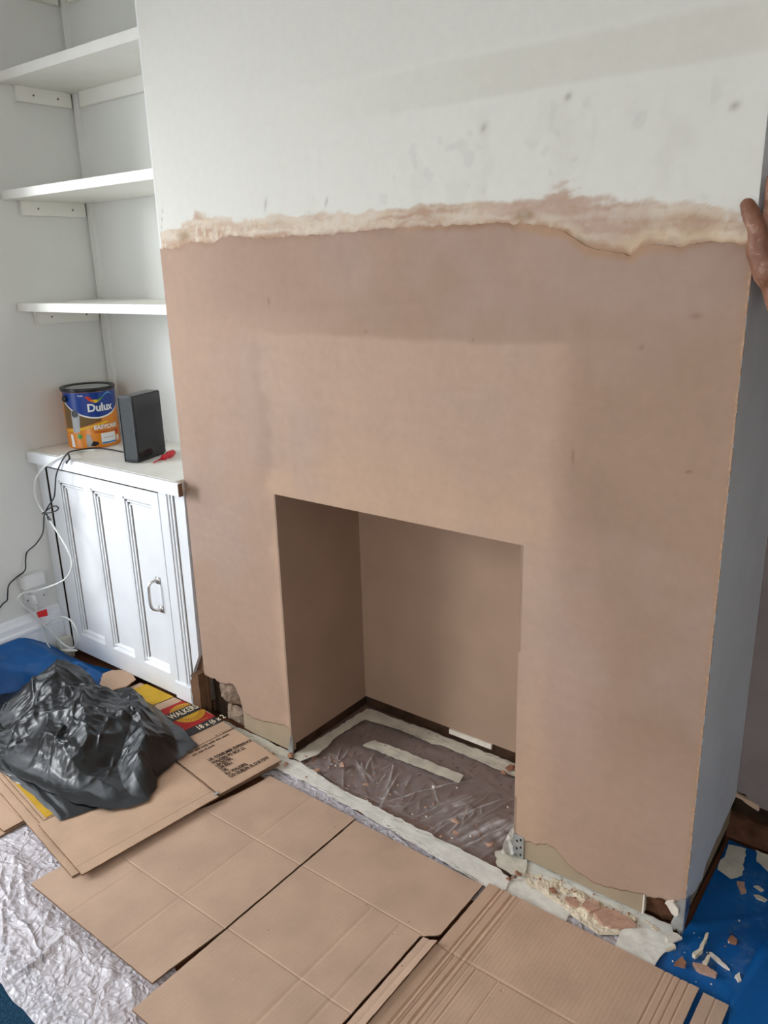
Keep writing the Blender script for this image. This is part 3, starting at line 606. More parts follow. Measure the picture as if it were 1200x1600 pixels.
for k in range(17):
    a = math.pi * k / 16; hp.append((TC[0] + math.cos(ea) * (TR + .004) * math.cos(a) + math.cos(ea + math.pi / 2) * (TR + .006) * math.sin(a) , TC[1] + math.sin(ea) * (TR + .004) * math.cos(a) + math.sin(ea + math.pi / 2) * (TR + .006) * math.sin(a) , ZT + TH - .035 - .03 * math.sin(a)))

RA = math.radians(17)
def rloc(p, o=(-.287, .050, ZT)):
    c, s = math.cos(RA), math.sin(RA); return (o[0] + p[0] * c - p[1] * s, o[1] + p[0] * s + p[1] * c, o[2] + p[2])
def rbuild(mb, name, mat, par, **k): mb.v = [rloc(p) for p in mb.v]; return mb.build(name, mat, par, **k)
rt = thing('router_box', 'black upright electronic box with speckled grey front beside the tin', 'router', rloc((-.026, .075, 0)))
rbuild(MB().box(-.052, 0, .004, .150, .004, .213), 'casing', M['black_plastic'], rt, bevel=.003)
rbuild(MB().box(-.0485, -.0035, .0022, .005, .010, .208), 'front_panel', M['speckle'], rt)
fr = MB(); fr.box(-.053, -.0485, 0, .008, .003, .215); fr.box(-.0035, .001, 0, .008, .003, .215); fr.box(-.0485, -.0035, 0, .008, .208, .215); fr.box(-.0485, -.0035, 0, .008, .003, .010)
rbuild(fr, 'front_frame', M['black_plastic'], rt, bevel=.001)
rbuild(MB().box(-.048, -.004, .012, .142, 0.0003, .005), 'foot', M['t_black'], rt)
rbuild(MB().box(-.001, .001, .01, .146, .009, .208), 'side_panel', M['black_plastic'], rt)
wl = MB(); lp = [fl(258, 700, ZT + .02), fl(262, 690, ZT + .035), fl(263, 684, ZT + .04), fl(260, 682, ZT + .04), fl(258, 690, ZT + .03)]
wl.tube(spline(lp, 6), .0018, 6); tag(wl.build('cable_tail', M['white_cable'], rt, smooth=True), 'pale loop of cable behind the box')

sdp, sdq = Vector(fl(240, 723, ZT + .004)), Vector(fl(272, 706, ZT + .012)); d = (sdq - sdp).normalized(); Ls = (sdq - sdp).length
sd = thing('screwdriver', 'small red handled screwdriver lying on the worktop', 'screwdriver', (sdp.x, sdp.y, ZT))
f = [0, .08, .1, .2, .34, .4, .5, .62, .8, .93, 1]
r_ = [.0065, .0085, .0095, .0095, .0075, .0085, .011, .011, .011, .0095, .002]
o0 = sdp + d * Ls * .42
MB().tube([o0 + d * (Ls * .58 * q) for q in f], r_, 12).build('handle', M['red'], sd, smooth=True)
MB().tube([sdp, sdp + d * .004, sdp + d * Ls * .42], [.0022, .0024, .0026], 8).build('blade', M['red'], sd, smooth=True)

# ---------------------------------------------------------------- cables and socket on the left wall
def cable(name, label, mat, r, pts, cat='cable'):
    mb = MB(); mb.tube(spline(pts, 7), r, 7); return tag(mb.build(name, mat, None, smooth=True), label, cat)
Yc = -.050; xl = LX + .012
bc = [rloc((-.05, .10, .004)), rloc((-.07, .09, .004)), fl(176, 703, ZT + .003), fl(150, 700, ZT + .003), fl(130, 702, ZT + .003), fl(112, 705, ZT + .004), at(105, 709, 1, Yc), at(96, 722, 1, Yc), at(88, 742, 1, Yc - .004), at(86, 765, 1, Yc - .008), at(84, 778, 1, Yc - .012), at(75, 792, 1, Yc - .02), at(69, 806, 1, Yc - .03), at(67, 832, 1, Yc - .05), at(56, 850, 1, Yc - .07), at(43, 862, 0, xl), at(40, 874, 0, xl), at(39, 891, 0, xl), at(26, 902, 0, xl), at(14, 914, 0, xl), at(12, 928, 0, xl), at(11, 938, 0, xl), at(4, 944, 0, xl), at(-8, 960, 0, xl)]
bcab = cable('black_cable', 'thin black cable from the black box hanging down the left wall', M['black_cable'], .0024, bc)
kn = MB(); kn.tube(spline([at(66, 803, 1, Yc - .024), at(72, 798, 1, Yc - .02), at(84, 791, 1, Yc - .02), at(91, 793, 1, Yc - .02), at(88, 798, 1, Yc - .02), at(78, 801, 1, Yc - .024), at(70, 802, 1, Yc - .03), at(74, 806, 1, Yc - .028), at(79, 812, 1, Yc - .03), at(75, 811, 1, Yc - .03), at(73, 803, 1, Yc - .027)], 6), .0023, 7)
kn.build('knot', M['black_cable'], bcab, smooth=True)
kn = MB(); kn.tube(spline([at(106, 708, 1, Yc), at(108, 716, 1, Yc - .004), at(104, 724, 1, Yc - .006), at(104, 721, 1, Yc - .004), at(109, 717, 1, Yc - .002), at(107, 709, 1, Yc)], 6), .0022, 7)
kn.build('cable_tie_loop', M['black_cable'], bcab, smooth=True)
wc = [fl(150, 703, ZT + .003), fl(125, 705, ZT + .004), at(102, 711, 1, Yc), at(85, 719, 1, Yc), at(68, 731, 1, Yc - .006), at(56, 748, 1, Yc - .012), at(54, 768, 1, Yc - .015), at(60, 788, 1, Yc - .018), at(74, 808, 1, Yc - .02), at(90, 832, 1, Yc - .024), at(104, 856, 1, Yc - .03), at(112, 876, 1, Yc - .036), at(110, 893, 1, Yc - .045), at(100, 906, 1, Yc - .055), at(82, 915, 1, Yc - .06), at(60, 922, 1, Yc - .07), at(40, 926, 0, xl + .02), at(29, 932, 0, xl + .02), at(28, 938, 0, xl + .02), at(36, 947, 0, xl + .016), at(50, 957, 0, xl + .016), at(62, 970, 0, xl + .016), at(72, 980, 0, xl + .024), at(88, 996, 1, Yc - .02), at(104, 1010, 1, Yc - .012), at(115, 1012, 1, Yc - .01), at(121, 1002, 1, Yc - .01), at(120, 986, 1, Yc - .012), at(111, 970, 1, Yc - .014), at(98, 964, 1, Yc - .018), at(84, 967, 1, Yc - .03), at(72, 976, 0, xl + .022), at(66, 977, 0, xl + .018), at(59, 962, 0, xl + .016), at(56, 950, 0, xl + .02), at(52, 941, 0, xl + .024)]
wcab = cable('white_cable', 'white aerial cable looping from the worktop to the wall socket', M['white_cable'], .0031, wc)
tail = cable('white_cable', 'white cable end running from the skirting down into the blue sheet', M['white_cable'], .003, [at(64, 972, 0, xl + .02), at(66, 984, 0, xl + .02), at(68, 992, 0, xl + .022), at(72, 1002, 0, xl + .03), at(78, 1012, 0, xl + .04)])
rl = MB(); a, b, c_, d_ = at(58, 957, 0, xl + .026), at(73, 952, 0, xl + .026), at(75, 962, 0, xl + .026), at(61, 965, 0, xl + .026)
rl.add([a, b, c_, d_] + [(p[0] - .004, p[1], p[2]) for p in (a, b, c_, d_)], [(0, 1, 2, 3), (7, 6, 5, 4), (0, 4, 5, 1), (1, 5, 6, 2), (2, 6, 7, 3), (3, 7, 4, 0)])
tag(rl.build('cable_tag', M['red_label'], wcab), 'red tag folded round the cable')
sk_ = thing('aerial_socket', 'white aerial socket on the left wall above the skirting', 'socket', (LX, -.1, .29))
MB().box(LX + .0005, LX + .009, -.142, -.056, .212, .300).build('face_plate', M['white_plastic'], sk_, bevel=.003)
MB().box(LX + .0005, LX + .030, -.146, -.062, .302, .352).build('junction_box', M['white_plastic'], sk_, bevel=.004)
pl_ = MB(); q = at(50, 936, 0, LX + .02); pl_.tube([(LX + .008, q[1], q[2] + .012), (LX + .03, q[1], q[2] + .01), (LX + .034, q[1] + .004, q[2] - .01), (LX + .03, q[1] + .008, q[2] - .028)], [.008, .0085, .006, .0045], 12)
pl_.build('plug', M['white_plastic'], sk_, smooth=True)
for yy in (-.130, -.068):
    m = MB().lathe([(0, .0), (.003, 0), (.003, .0012), (0, .0012)], (0, 0, 0), 10); m.v = [(LX + .009 + z, yy + x, .256 + y) for x, y, z in m.v]; m.build('screw_head', M['groove'], sk_)

# ---------------------------------------------------------------- sheets on the floor
def crumple(X, Y, s, amp, seed):
    f1, f2 = cell(X * s + 1.2 * fbm(X * s * .7, Y * s * .7, seed + 5, 3), Y * s + 1.2 * fbm(X * s * .7 + 9, Y * s * .7, seed + 6, 3), seed)
    return amp * f1
card_rects = [(-.5, .33, -.69, -.03), (-.6, .055, -.715, -.5), (.235, .712, -.742, -.100), (.716, 1.098, -.80, -.128), (1.10, 1.572, -.80, -.112), (1.575, 1.9, -.8, -.118)]
def flat_under(X, Y, m=.012):
    f = np.ones(np.shape(X))
    for x0, x1, y0, y1 in card_rects: f = f * np.clip(np.maximum(np.maximum(x0 - X, X - x1), np.maximum(y0 - Y, Y - y1)) / m, 0, 1)
    return f
# carpet showing at the very corner, then the milky polythene
cp = MB().box(-.7, .75, -1.7, -.86, -.004, .0005)
tag(cp.build('carpet', M['carpet'], None), 'dark teal carpet showing at the bottom left corner', 'carpet')
def segs(n, seed, fn):
    r = random.Random(seed); return [fn(r) for _ in range(n)]
def seg_field(X, Y, S_, warp=.012, wseed=0):
    """folds: each a soft crest along its own slightly wandering segment (x, y, angle, length, half width, height)"""
    sh = np.shape(X); x = np.ravel(X); y = np.ravel(Y); wx = x + warp * (fbm(x * 14, y * 14, 120 + wseed, 2) - .5) * 2; wy = y + warp * (fbm(x * 14 + 7, y * 14, 121 + wseed, 2) - .5) * 2
    z = np.zeros(x.shape); mk = np.zeros(x.shape)
    for (sx, sy, a, L_, w_, h_) in S_:
        c, d = math.cos(a), math.sin(a); u = (wx - sx) * c + (wy - sy) * d; v = np.abs(-(wx - sx) * d + (wy - sy) * c)
        e = np.clip(np.minimum(u, L_ - u) / (L_ * .35), 0, 1); p = np.exp(-(v / w_) ** 1.4) * e
        z = np.maximum(z, h_ * p); mk = np.maximum(mk, np.exp(-(v / (w_ * .55)) ** 2) * e * min(1, h_ / .006) * (.25 + .75 * ((h_ * 91733.7) % 1.0)))
    return z.reshape(sh), mk.reshape(sh)
def film(label, outline, fold, base, nth, nr, ctr, power, mat, floor_=0.0):
    """polythene: fold(X, Y) gives height and painted whiteness of the folds, flattened under the cardboard"""
    f = lambda X, Y, R: .0012 + fold(X, Y)[0] * (.12 + .88 * flat_under(X, Y, .03)) * (1 - .7 * R ** 6) * np.where(flat_under(X, Y) < .02, .3, 1)
    m = star(outline, f, nth, nr, ctr, power); V_ = np.array(m.v); mk = fold(V_[:, 0], V_[:, 1])[1]; m.c = np.repeat(np.clip(mk, 0, 1)[:, None], 3, 1)
    return tag(m.build('plastic_sheet', M[mat], None, smooth=True, fix=False), label, 'plastic sheet')
S1 = segs(120, 1, lambda r: (r.uniform(-.3, .8), r.uniform(-.93, -.58), r.gauss(-.35, .5), r.uniform(.05, .30), r.uniform(.003, .009), r.uniform(.003, .012))) + segs(160, 2, lambda r: (r.uniform(-.2, .8), r.uniform(-.93, -.58), r.uniform(0, 6.28), r.uniform(.015, .06), r.uniform(.0015, .004), r.uniform(.0015, .005)))
def fold1(X, Y):
    z, k = seg_field(X, Y, S1, .015, 1); c = crumple(X, Y * 1.3, 55, .0045, 8); return z + c + .012 * fbm(X * 7, Y * 5, 4, 3), .55 * k + 70 * c
po = [(-.75, -.56), (.0, -.52), (.35, -.62), (.72, -.69), (1.0, -.74), (1.0, -.98), (.60, -.925), (.45, -.918), (.30, -.93), (-.2, -.91), (-.75, -.9)]
film('crinkled milky polythene sheet on the floor at the bottom left', rough_poly(po, .004, .03, 2), fold1, 0, 420, 120, (.12, -.74), .75, 'film_milky')
S2 = segs(24, 3, lambda r: (r.uniform(.84, 1.10), r.uniform(.08, .25), math.radians(r.gauss(255, 9)), r.uniform(.16, .34), r.uniform(.003, .006), r.uniform(.004, .009)))
S2 += segs(9, 13, lambda r: (r.uniform(.86, 1.08), r.uniform(.06, .2), math.radians(r.gauss(255, 7)), r.uniform(.15, .3), r.uniform(.010, .018), r.uniform(.005, .009)))
S2 += segs(34, 4, lambda r: ((lambda x: (x, r.uniform(.05, .17), math.radians(r.gauss(300 - (x - .5) * 85, 18)), r.uniform(.05, .2), r.uniform(.002, .007), r.uniform(.003, .008)))(r.uniform(.43, .95))))
S2 += segs(10, 6, lambda r: (r.uniform(.42, .52), r.uniform(.18, .3), math.radians(r.gauss(-55, 25)), r.uniform(.05, .14), r.uniform(.002, .005), r.uniform(.002, .004)))
S2 += segs(70, 5, lambda r: (r.uniform(.42, 1.08), r.uniform(-.06, .12), r.uniform(0, 6.28), r.uniform(.012, .05), r.uniform(.0015, .003), r.uniform(.002, .007)))
S2 += segs(12, 7, lambda r: (r.uniform(.6, 1.0), r.uniform(.16, .27), math.radians(r.gauss(170, 30)), r.uniform(.05, .12), r.uniform(.002, .004), r.uniform(.001, .002)))
def fold2(X, Y):
    z, k = seg_field(X, Y, S2, .008, 2); c = crumple(X, Y, 34, .0022, 12); return z + c, k * (.45 + .55 * sstep(.3, .6, fbm(X * 24, Y * 24, 15, 3))) + .10 * fbm(X * 9, Y * 9, 16, 2)
film('clear polythene sheet taped over the brown hearth', [(.395, .318), (.70, .325), (1.09, .325), (1.095, .03), (1.12, -.02), (1.12, -.07), (1.1, -.085), (.7, -.07), (.42, -.05), (.385, -.03), (.392, .0), (.42, .1)], fold2, 0, 520, 150, (.74, .10), .7, 'film')
S3 = segs(90, 8, lambda r: (r.uniform(.3, 1.45), r.uniform(-.14, -.07), math.radians(r.gauss(-8, 22)), r.uniform(.02, .10), r.uniform(.0015, .004), r.uniform(.002, .006)))
def fold3(X, Y):
    z, k = seg_field(X, Y, S3, .006, 3); c = crumple(X * .5, Y, 50, .003, 22); return z + c, k * .9 + 60 * c
film('narrow milky strip of polythene between the white tape and the cardboard', [(.30, -.075), (.42, -.055), (.70, -.088), (1.12, -.10), (1.44, -.06), (1.47, -.10), (1.45, -.16), (1.1, -.17), (.7, -.16), (.40, -.13), (.33, -.12)], fold3, 0, 300, 40, (.85, -.125), .8, 'film_milky')
# masking tape
def tape(label, pts, z, mat='tape', seed=0, amp=.003, wav=.002, cat='tape', group=None, z1=None):
    P = rough_poly(pts, amp, .012, seed)
    m = star(P, lambda X, Y, R: z + wav * (fbm(X * 30, Y * 30, seed, 3)) + crumple(X, Y, 40, wav * .6, seed), 160, 14, None, 1)
    m2 = MB(); n = len(m.v); m2.add(m.v, m.f); m2.add([(x, y, zz - .0006) for x, y, zz in m.v], [tuple(reversed(f)) for f in m.f])
    return tag(m2.build('masking_tape', M[mat], None, smooth=True, fix=False), label, cat, group)
def fp(*uv): return [tuple(fl(u, v, .008)[:2]) for u, v in uv]
tape('long white tape strip along the front edge of the hearth', [(.33, -.045), (.42, -.02), (.56, -.045), (.75, -.05), (.95, -.055), (1.10, -.058), (1.137, -.072), (1.142, -.128), (1.0, -.115), (.8, -.098), (.6, -.088), (.45, -.075), (.36, -.085)], .0085, 'tape', 3)
tape('dusty tape strip across the back of the hearth', [(.405, .320), (.65, .327), (.92, .328), (1.09, .326), (1.09, .285), (.93, .275), (.7, .283), (.68, .272), (.5, .282), (.425, .262)], .0080, 'tape_dusty', 5)
tape('dusty tape strip down the left side of the hearth', [(.385, .02), (.392, .16), (.40, .315), (.438, .30), (.425, .15), (.44, .03), (.42, -.02), (.385, -.02)], .0095, 'tape_dusty', 6)
tape('short tape strip stuck across the middle of the clear sheet', [(.530, .190), (.68, .196), (.838, .196), (.846, .160), (.70, .152), (.518, .146)], .0100, 'tape_dusty', 7)
tape('cream tape folded up against the right side of the fireplace', fp((806, 1292), (806, 1334), (800, 1345), (783, 1342), (790, 1318)), .014, 'tape', 8, .001, .012)
tape('wide tape piece at the right foot of the fireplace opening', [(1.06, -.015), (1.10, .03), (1.135, .005), (1.16, -.045), (1.13, -.06), (1.09, -.055)], .0105, 'tape_dusty', 9)
tape('tape strip along the foot of the right pier under the plaster debris', [(1.115, .012), (1.25, .012), (1.42, .012), (1.475, .016), (1.49, -.02), (1.47, -.055), (1.3, -.045), (1.13, -.04)], .0060, 'tape', 10)
tape('white tape strip beside the cardboard under the debris', [(1.135, -.03), (1.28, -.035), (1.29, -.12), (1.22, -.128), (1.13, -.125)], .0050, 'tape', 11)
tape('pale wide tape end overlapping the blue sheet', [(1.40, -.03), (1.475, -.022), (1.496, -.035), (1.478, -.125), (1.40, -.125), (1.395, -.08)], .0075, 'tape', 12)
tape('dusty tape strip along the foot of the left pier', [(.07, .002), (.20, .004), (.37, .0), (.385, -.03), (.37, -.07), (.24, -.06), (.13, -.035), (.07, -.012)], .0060, 'tape_dusty', 13)
tape('grey tape piece on the blue sheet in the right alcove corner', [(1.502, .335), (1.54, .345), (1.556, .25), (1.538, .222), (1.505, .235)], .0085, 'tape_dusty', 14)
tape('grey tape piece at the right edge of the frame on the blue sheet', [(1.558, .355), (1.66, .355), (1.66, .31), (1.60, .295), (1.57, .315)], .0085, 'tape_dusty', 15)
# blue polythene: right alcove, its brighter overlap, and the heap on the left
def bz(X, Y, R): return .0012 + sstep(1.85, 1.7, X) * .004 * fbm(X * 7, Y * 7, 31, 3) * flat_under(X, Y, .04) + .003 * (1 - np.abs(vn((X - Y) * 14, (X + Y) * 3, 33) - .5) * 2) ** 4 * flat_under(X, Y, .04) * sstep(1.85, 1.7, X)
m = star([(1.475, -.125), (1.495, -.02), (1.503, .05), (1.500, .2), (1.497, .36), (1.8, .352), (2.2, .35), (2.2, -.3), (1.9, -.5), (1.5, -.5), (1.44, -.3)], bz, 260, 60, (1.7, -.05))
tag(m.build('blue_sheet', M['blue_dusty'], None, smooth=True, fix=False), 'dusty blue polythene sheet on the floor of the right alcove', 'plastic sheet')
def bz2(X, Y, R): return .0085 + sstep(1.86, 1.72, X) * .012 * (1 - R ** 4) * fbm(X * 6, Y * 6, 36, 3) + .020 * np.exp(-((X - 1.66 - (Y - .1) * .35) / .03) ** 2) * (1 - R ** 8)
m = star([tuple(fl(u, v, .008)[:2]) for u, v in ((1200, 1468), (1185, 1480), (1170, 1510), (1155, 1540), (1142, 1562), (1137, 1605))] + [(1.68, -.3), (1.95, -.3), (2.0, .1), (1.75, .16)], bz2, 160, 40, (1.78, -.08))
tag(m.build('blue_sheet', M['blue'], None, smooth=True, fix=False), 'bright clean blue polythene overlapping at the bottom right edge', 'plastic sheet')
def bz3(X, Y, R):
    d = np.clip((X - LX) / .20, 0, 1); up_ = (1 - d) ** 1.5 * (.06 + .095 * sstep(-.04, -.20, Y)); clear = sstep(-.02, .06, Y - np.interp(X, [-.80, -.70, -.60, -.54, -.44, -.30, -.2], [-.56, -.40, -.22, -.11, -.10, -.12, -.10]))
    return .006 + clear * (up_ + (.06 * fbm(X * 5, Y * 5, 41, 3) + crumple(X, Y, 10, .028, 44)) * sstep(1.0, .6, R) * sstep(.02, -.10, Y)) + .006 * fbm(X * 16, Y * 16, 42, 2) * (1 - R ** 6)
m = star([(-.776, -.42), (-.776, -.2), (-.776, -.085), (-.745, -.068), (-.68, -.045), (-.60, -.02), (-.50, .006), (-.41, -.02), (-.34, -.06), (-.30, -.12), (-.32, -.3), (-.4, -.5), (-.776, -.55)], bz3, 240, 60, (-.6, -.26))
tag(m.build('blue_sheet', M['blue'], None, smooth=True, fix=False), 'blue polythene heaped against the left skirting behind the black bag', 'plastic sheet')
m = MB(); m.prism([(.075, -.02), (.17, -.035), (.18, -.055), (.06, -.04)], .0135, .0150); tag(m.build('blue_scrap', M['blue'], None), 'sliver of blue polythene between the printed box and the left pier', 'plastic sheet')
tape('small white tape flag at the top edge of the blue heap', [(-.725, -.075), (-.69, -.072), (-.655, -.045), (-.672, -.04), (-.70, -.05)], .058, 'tape', 17, .001, .002)

# ---------------------------------------------------------------- cardboard
def card(name, label, x0, x1, y0, y1, z, th=.004, cre=(), cat='cardboard', mat='card', rag=.0008, seed=0, warp=.002, ang=0, org=(0, 0), lift=None, group=None, cut=None, step=.007):
    """one corrugated sheet: creases pressed in, cut edges slightly ragged. cre: (axis, position, half width, depth, from, to)"""
    nx = max(4, int((x1 - x0) / step)); ny = max(4, int((y1 - y0) / step))
    xs = set(np.linspace(x0, x1, nx)); ys = set(np.linspace(y0, y1, ny))
    for c in cre:
        for q in (-2, -1, -.5, 0, .5, 1, 2): (xs if c[0] == 'x' else ys).add(c[1] + q * c[2])
    xs = np.array(sorted(v for v in xs if x0 <= v <= x1)); ys = np.array(sorted(v for v in ys if y0 <= v <= y1))
    X, Y = np.meshgrid(xs, ys, indexing='ij'); nx, ny = X.shape
    Z = z + th + warp * (fbm(X * 4 + seed, Y * 4, seed, 2) - .5)
    for c in cre:
        q = X if c[0] == 'x' else Y; p = Y if c[0] == 'x' else X; lo, hi = (c[4], c[5]) if len(c) > 4 else (-9, 9)
        Z = Z - c[3] * np.clip(1 - np.abs(q - c[1]) / c[2], 0, 1) * (p >= lo) * (p <= hi)
    ex = (fbm(Y * 60 + seed, Y * 0, seed + 1, 3) - .5) * rag * 2; ey = (fbm(X * 60, X * 0 + seed, seed + 2, 3) - .5) * rag * 2
    X = X + ex * ((X <= x0 + 1e-6) | (X >= x1 - 1e-6)); Y = Y + ey * ((Y <= y0 + 1e-6) | (Y >= y1 - 1e-6))
    if cut is not None: X, Y = cut(X, Y)
    if lift is not None: Z = Z + lift(X, Y)
    ca, sa = math.cos(ang), math.sin(ang)
    XW = org[0] + X * ca - Y * sa; YW = org[1] + X * sa + Y * ca
    top_ = np.stack([XW.ravel(), YW.ravel(), Z.ravel()], 1); bot = top_ - np.array([0, 0, th])
    n = nx * ny; mb = MB(); ix = lambda i, j: i * ny + j
    mb.v = [tuple(p) for p in top_] + [tuple(p) for p in bot]
    for i in range(nx - 1):
        for j in range(ny - 1):
            a = (ix(i, j), ix(i + 1, j), ix(i + 1, j + 1), ix(i, j + 1)); mb.f.append(a); mb.m.append(0); mb.f.append(tuple(n + k for k in reversed(a))); mb.m.append(0)
    rim = [ix(i, 0) for i in range(nx)] + [ix(nx - 1, j) for j in range(1, ny)] + [ix(i, ny - 1) for i in range(nx - 2, -1, -1)] + [ix(0, j) for j in range(ny - 2, 0, -1)]
    for k in range(len(rim)): a, b = rim[k], rim[(k + 1) % len(rim)]; mb.f.append((a, n + a, n + b, b)); mb.m.append(1)
    return tag(mb.build(name, [M[mat], M['card_edge']], None, fix=False), label, cat, group)
card('cardboard_sheet', 'large flattened cardboard sheet on the left, partly under the printed box', .243, .7115, -.740, -.122, .010, cre=[('y', -.326, .0035, .0013), ('y', -.560, .0035, .0013), ('x', .56, .006, .0009), ('x', .40, .005, .0008)], seed=3,
     cut=lambda X, Y: (X + .16 * sstep(-.735, -.105, Y) * (X < .4) * np.clip((.45 - X) / .2, 0, 1) - .012 * sstep(-.54, -.74, Y) * (X > .70), Y))
card('cardboard_sheet', 'middle cardboard sheet with a bent strip at its right edge', .7165, 1.062, -.80, -.128, .010, cre=[('y', -.324, .0035, .0012), ('y', -.557, .0035, .0012), ('x', .93, .007, .0012, -.8, -.33), ('x', 1.01, .006, .0012, -.8, -.33)], seed=7,
     cut=lambda X, Y: (X + (.032 * sstep(-.335, -.30, Y)) * np.clip((X - .95) / .11, 0, 1), Y))
strip = card('cardboard_sheet', 'narrow folded cardboard strip lying in the joint between two sheets', 1.068, 1.104, -.80, -.328, .0095, cre=[('x', 1.086, .006, .002)], seed=9, lift=lambda X, Y: .012 * np.clip((X - 1.068) / .036, 0, 1) ** 1.5)
card('cardboard_sheet', 'ridged cardboard sheet on the right with parallel fold lines', 1.103, 1.570, -.80, -.115, .010,
     cre=[('x', 1.133, .004, .0032), ('x', 1.140, .003, -.0016), ('x', 1.163, .005, .0034), ('x', 1.172, .003, -.0018), ('x', 1.185, .003, .001), ('x', 1.505, .003, .002), ('x', 1.522, .0025, .0018), ('x', 1.535, .0025, .0022), ('x', 1.551, .0025, .0018), ('y', -.327, .0045, .0013), ('x', 1.148, .003, .002, -.8, -.33), ('x', 1.2, .003, .0015, -.8, -.33), ('x', 1.25, .003, .001, -.8, -.33)],
     seed=11, mat='card_fluted', lift=lambda X, Y: .004 * np.clip((1.14 - X) / .04, 0, 1) * (Y < -.33), step=.0055)
card('cardboard_sheet', 'small cardboard corner at the bottom right on the blue sheet', 1.580, 1.627, -.80, -.120, .010, cre=[('x', 1.603, .003, .0015)], seed=13)
# the flattened printed box: lower layer, then the printed top with its flaps
BO = Vector((.395, -.067)); e1 = Vector((-.9905, .1374)); e2 = Vector((-.1374, -.9905))
ang = math.atan2(-e1.y, -e1.x)              # local x = -e1, local y = -e2
def bl_(p, q, z): v = BO + e1 * p + e2 * q; return (v.x, v.y, z)
bx = thing('printed_box', 'flattened brown snack carton with red and black print under the black bag', 'cardboard box', (.1, -.3, .014))
def boxpart(name, p0, p1, q0, q1, z, th, mat, **k):
    o = card(name, None, -p1, -p0, -q1, -q0, z, th, mat=mat, ang=ang, org=(BO.x, BO.y), cat=None, **k)
    o.parent = bx; o.matrix_parent_inverse = Matrix.Identity(4)
    for v in o.data.vertices:
        if v.co.x < .03: v.co.y = min(v.co.y, -.020 if v.co.x < 0 else 9)
        v.co -= bx.location
    return o
boxpart('lower_layer', .004, .70, .005, .612, .0150, .004, 'card_flat', seed=21)
boxpart('inner_layer', .018, .72, -.002, .59, .0205, .004, 'card_flat', seed=22)
skew = lambda X, Y: (X - .034 * Y * np.clip((X + .2) / .2, 0, 1), Y)
boxpart('flap', .0, .235, .215, .597, .026, .004, 'card_flat', seed=24, cre=[('x', -.03, .002, .0008)], warp=.004, cut=skew)
boxpart('flap', .0, .235, .0, .208, .026, .004, 'card_flat', seed=25, warp=.004)
boxpart('side_panel', .238, .68, .0, .58, .0262, .004, 'card_flat', seed=26, warp=.004)
MB_ = MB(); MB_.add([bl_(.012, .204, .0303), bl_(.004, .204, .0303), bl_(.004, .221, .0303), bl_(.012, .221, .0303), bl_(.012, .204, .0288), bl_(.004, .204, .0288), bl_(.004, .221, .0288), bl_(.012, .221, .0288)], [(0, 1, 2, 3), (4, 7, 6, 5), (0, 4, 5, 1), (1, 5, 6, 2), (2, 6, 7, 3), (3, 7, 4, 0)])
MB_.build('staple', M['zinc'], bx)
PZ = .0318
def bpatch(name, mat, pts, z=PZ): m = MB(); m.add([(b[0], min(b[1], -.0205) if b[0] < 0 else b[1], b[2]) for b in (bl_(p, q, z) for p, q in pts)], [tuple(range(len(pts)))]); return m.build(name, M[mat], bx, fix=False)
def btext(body, p, q, size, mat, bold=.0, z=PZ, align='LEFT', ex=1.0, th=0.0):
    """text reads along -e2; p is its distance from the front edge, q its start from the right edge"""
    v, f = text_mesh(body, size, bold, align); c, s = math.cos(th), math.sin(th); m = MB()
    m.add([bl_(p + (x * s * ex + y * c), q - (x * c * ex - y * s), z) for x, y, _ in v], f); return m.build('lettering', M[mat], bx, fix=False)
def floc(u, v, z=PZ):
    w_ = Vector(fl(u, v, z)[:2]) - BO; return (w_.dot(e1), w_.dot(e2))
bpatch('yellow_print', 'gold_print', [(.692, .002), (.545, .002), (.548, .30), (.692, .30)])
bpatch('red_print', 'red_print', [(.500, .001), (.337, .001), (.337, .24), (.500, .24)])
ov = [(.421 + .062 * math.cos(k * math.pi / 24), .050 + .052 * math.sin(k * math.pi / 24)) for k in range(48)]
bpatch('yellow_print', 'gold_print', ov, PZ + .0003)
rm = MB()
for k in range(36):
    a = k * math.pi / 18; d_ = .012
    if abs(math.sin(a)) > 2: continue
    c_, s_ = math.cos(a), math.sin(a); rm.add([bl_(.421 + .040 * c_ - .0013 * s_, .050 + .034 * s_ + .0013 * c_, PZ + .0006), bl_(.421 + .058 * c_ - .0008 * s_, .050 + .049 * s_ + .0008 * c_, PZ + .0006), bl_(.421 + .058 * c_ + .0008 * s_, .050 + .049 * s_ - .0008 * c_, PZ + .0006), bl_(.421 + .040 * c_ + .0013 * s_, .050 + .034 * s_ - .0013 * c_, PZ + .0006)], [(0, 1, 2, 3)])
rm.build('ray_print', M['red_print'], bx, fix=False)
bpatch('dark_print', 'charcoal_print', [(.457, .001), (.406, .001), (.406, .16), (.457, .16)], PZ + .0009)
btext('WALKERS', .432, .106, .043, 'cream_print', .0008, PZ + .0012, ex=.52)
bpatch('dark_print', 'charcoal_print', [(.337, .001), (.297, .001), (.297, .26), (.337, .26)])
btext('18 x (6 x 2', .317, .080, .034, 'cream_print', .0008, PZ + .0004, ex=.66)
btext('multipack', .349, .046, .0095, 'gold_print', 0, PZ + .0005, ex=.7)
btext('x 1 (including)', .243, .062, .014, 'ink', 0, th=-.05); btext('for sale only with this pack', .222, .165, .0125, 'ink', .0003); btext('see side of pack', .205, .165, .0115, 'ink', .0003)
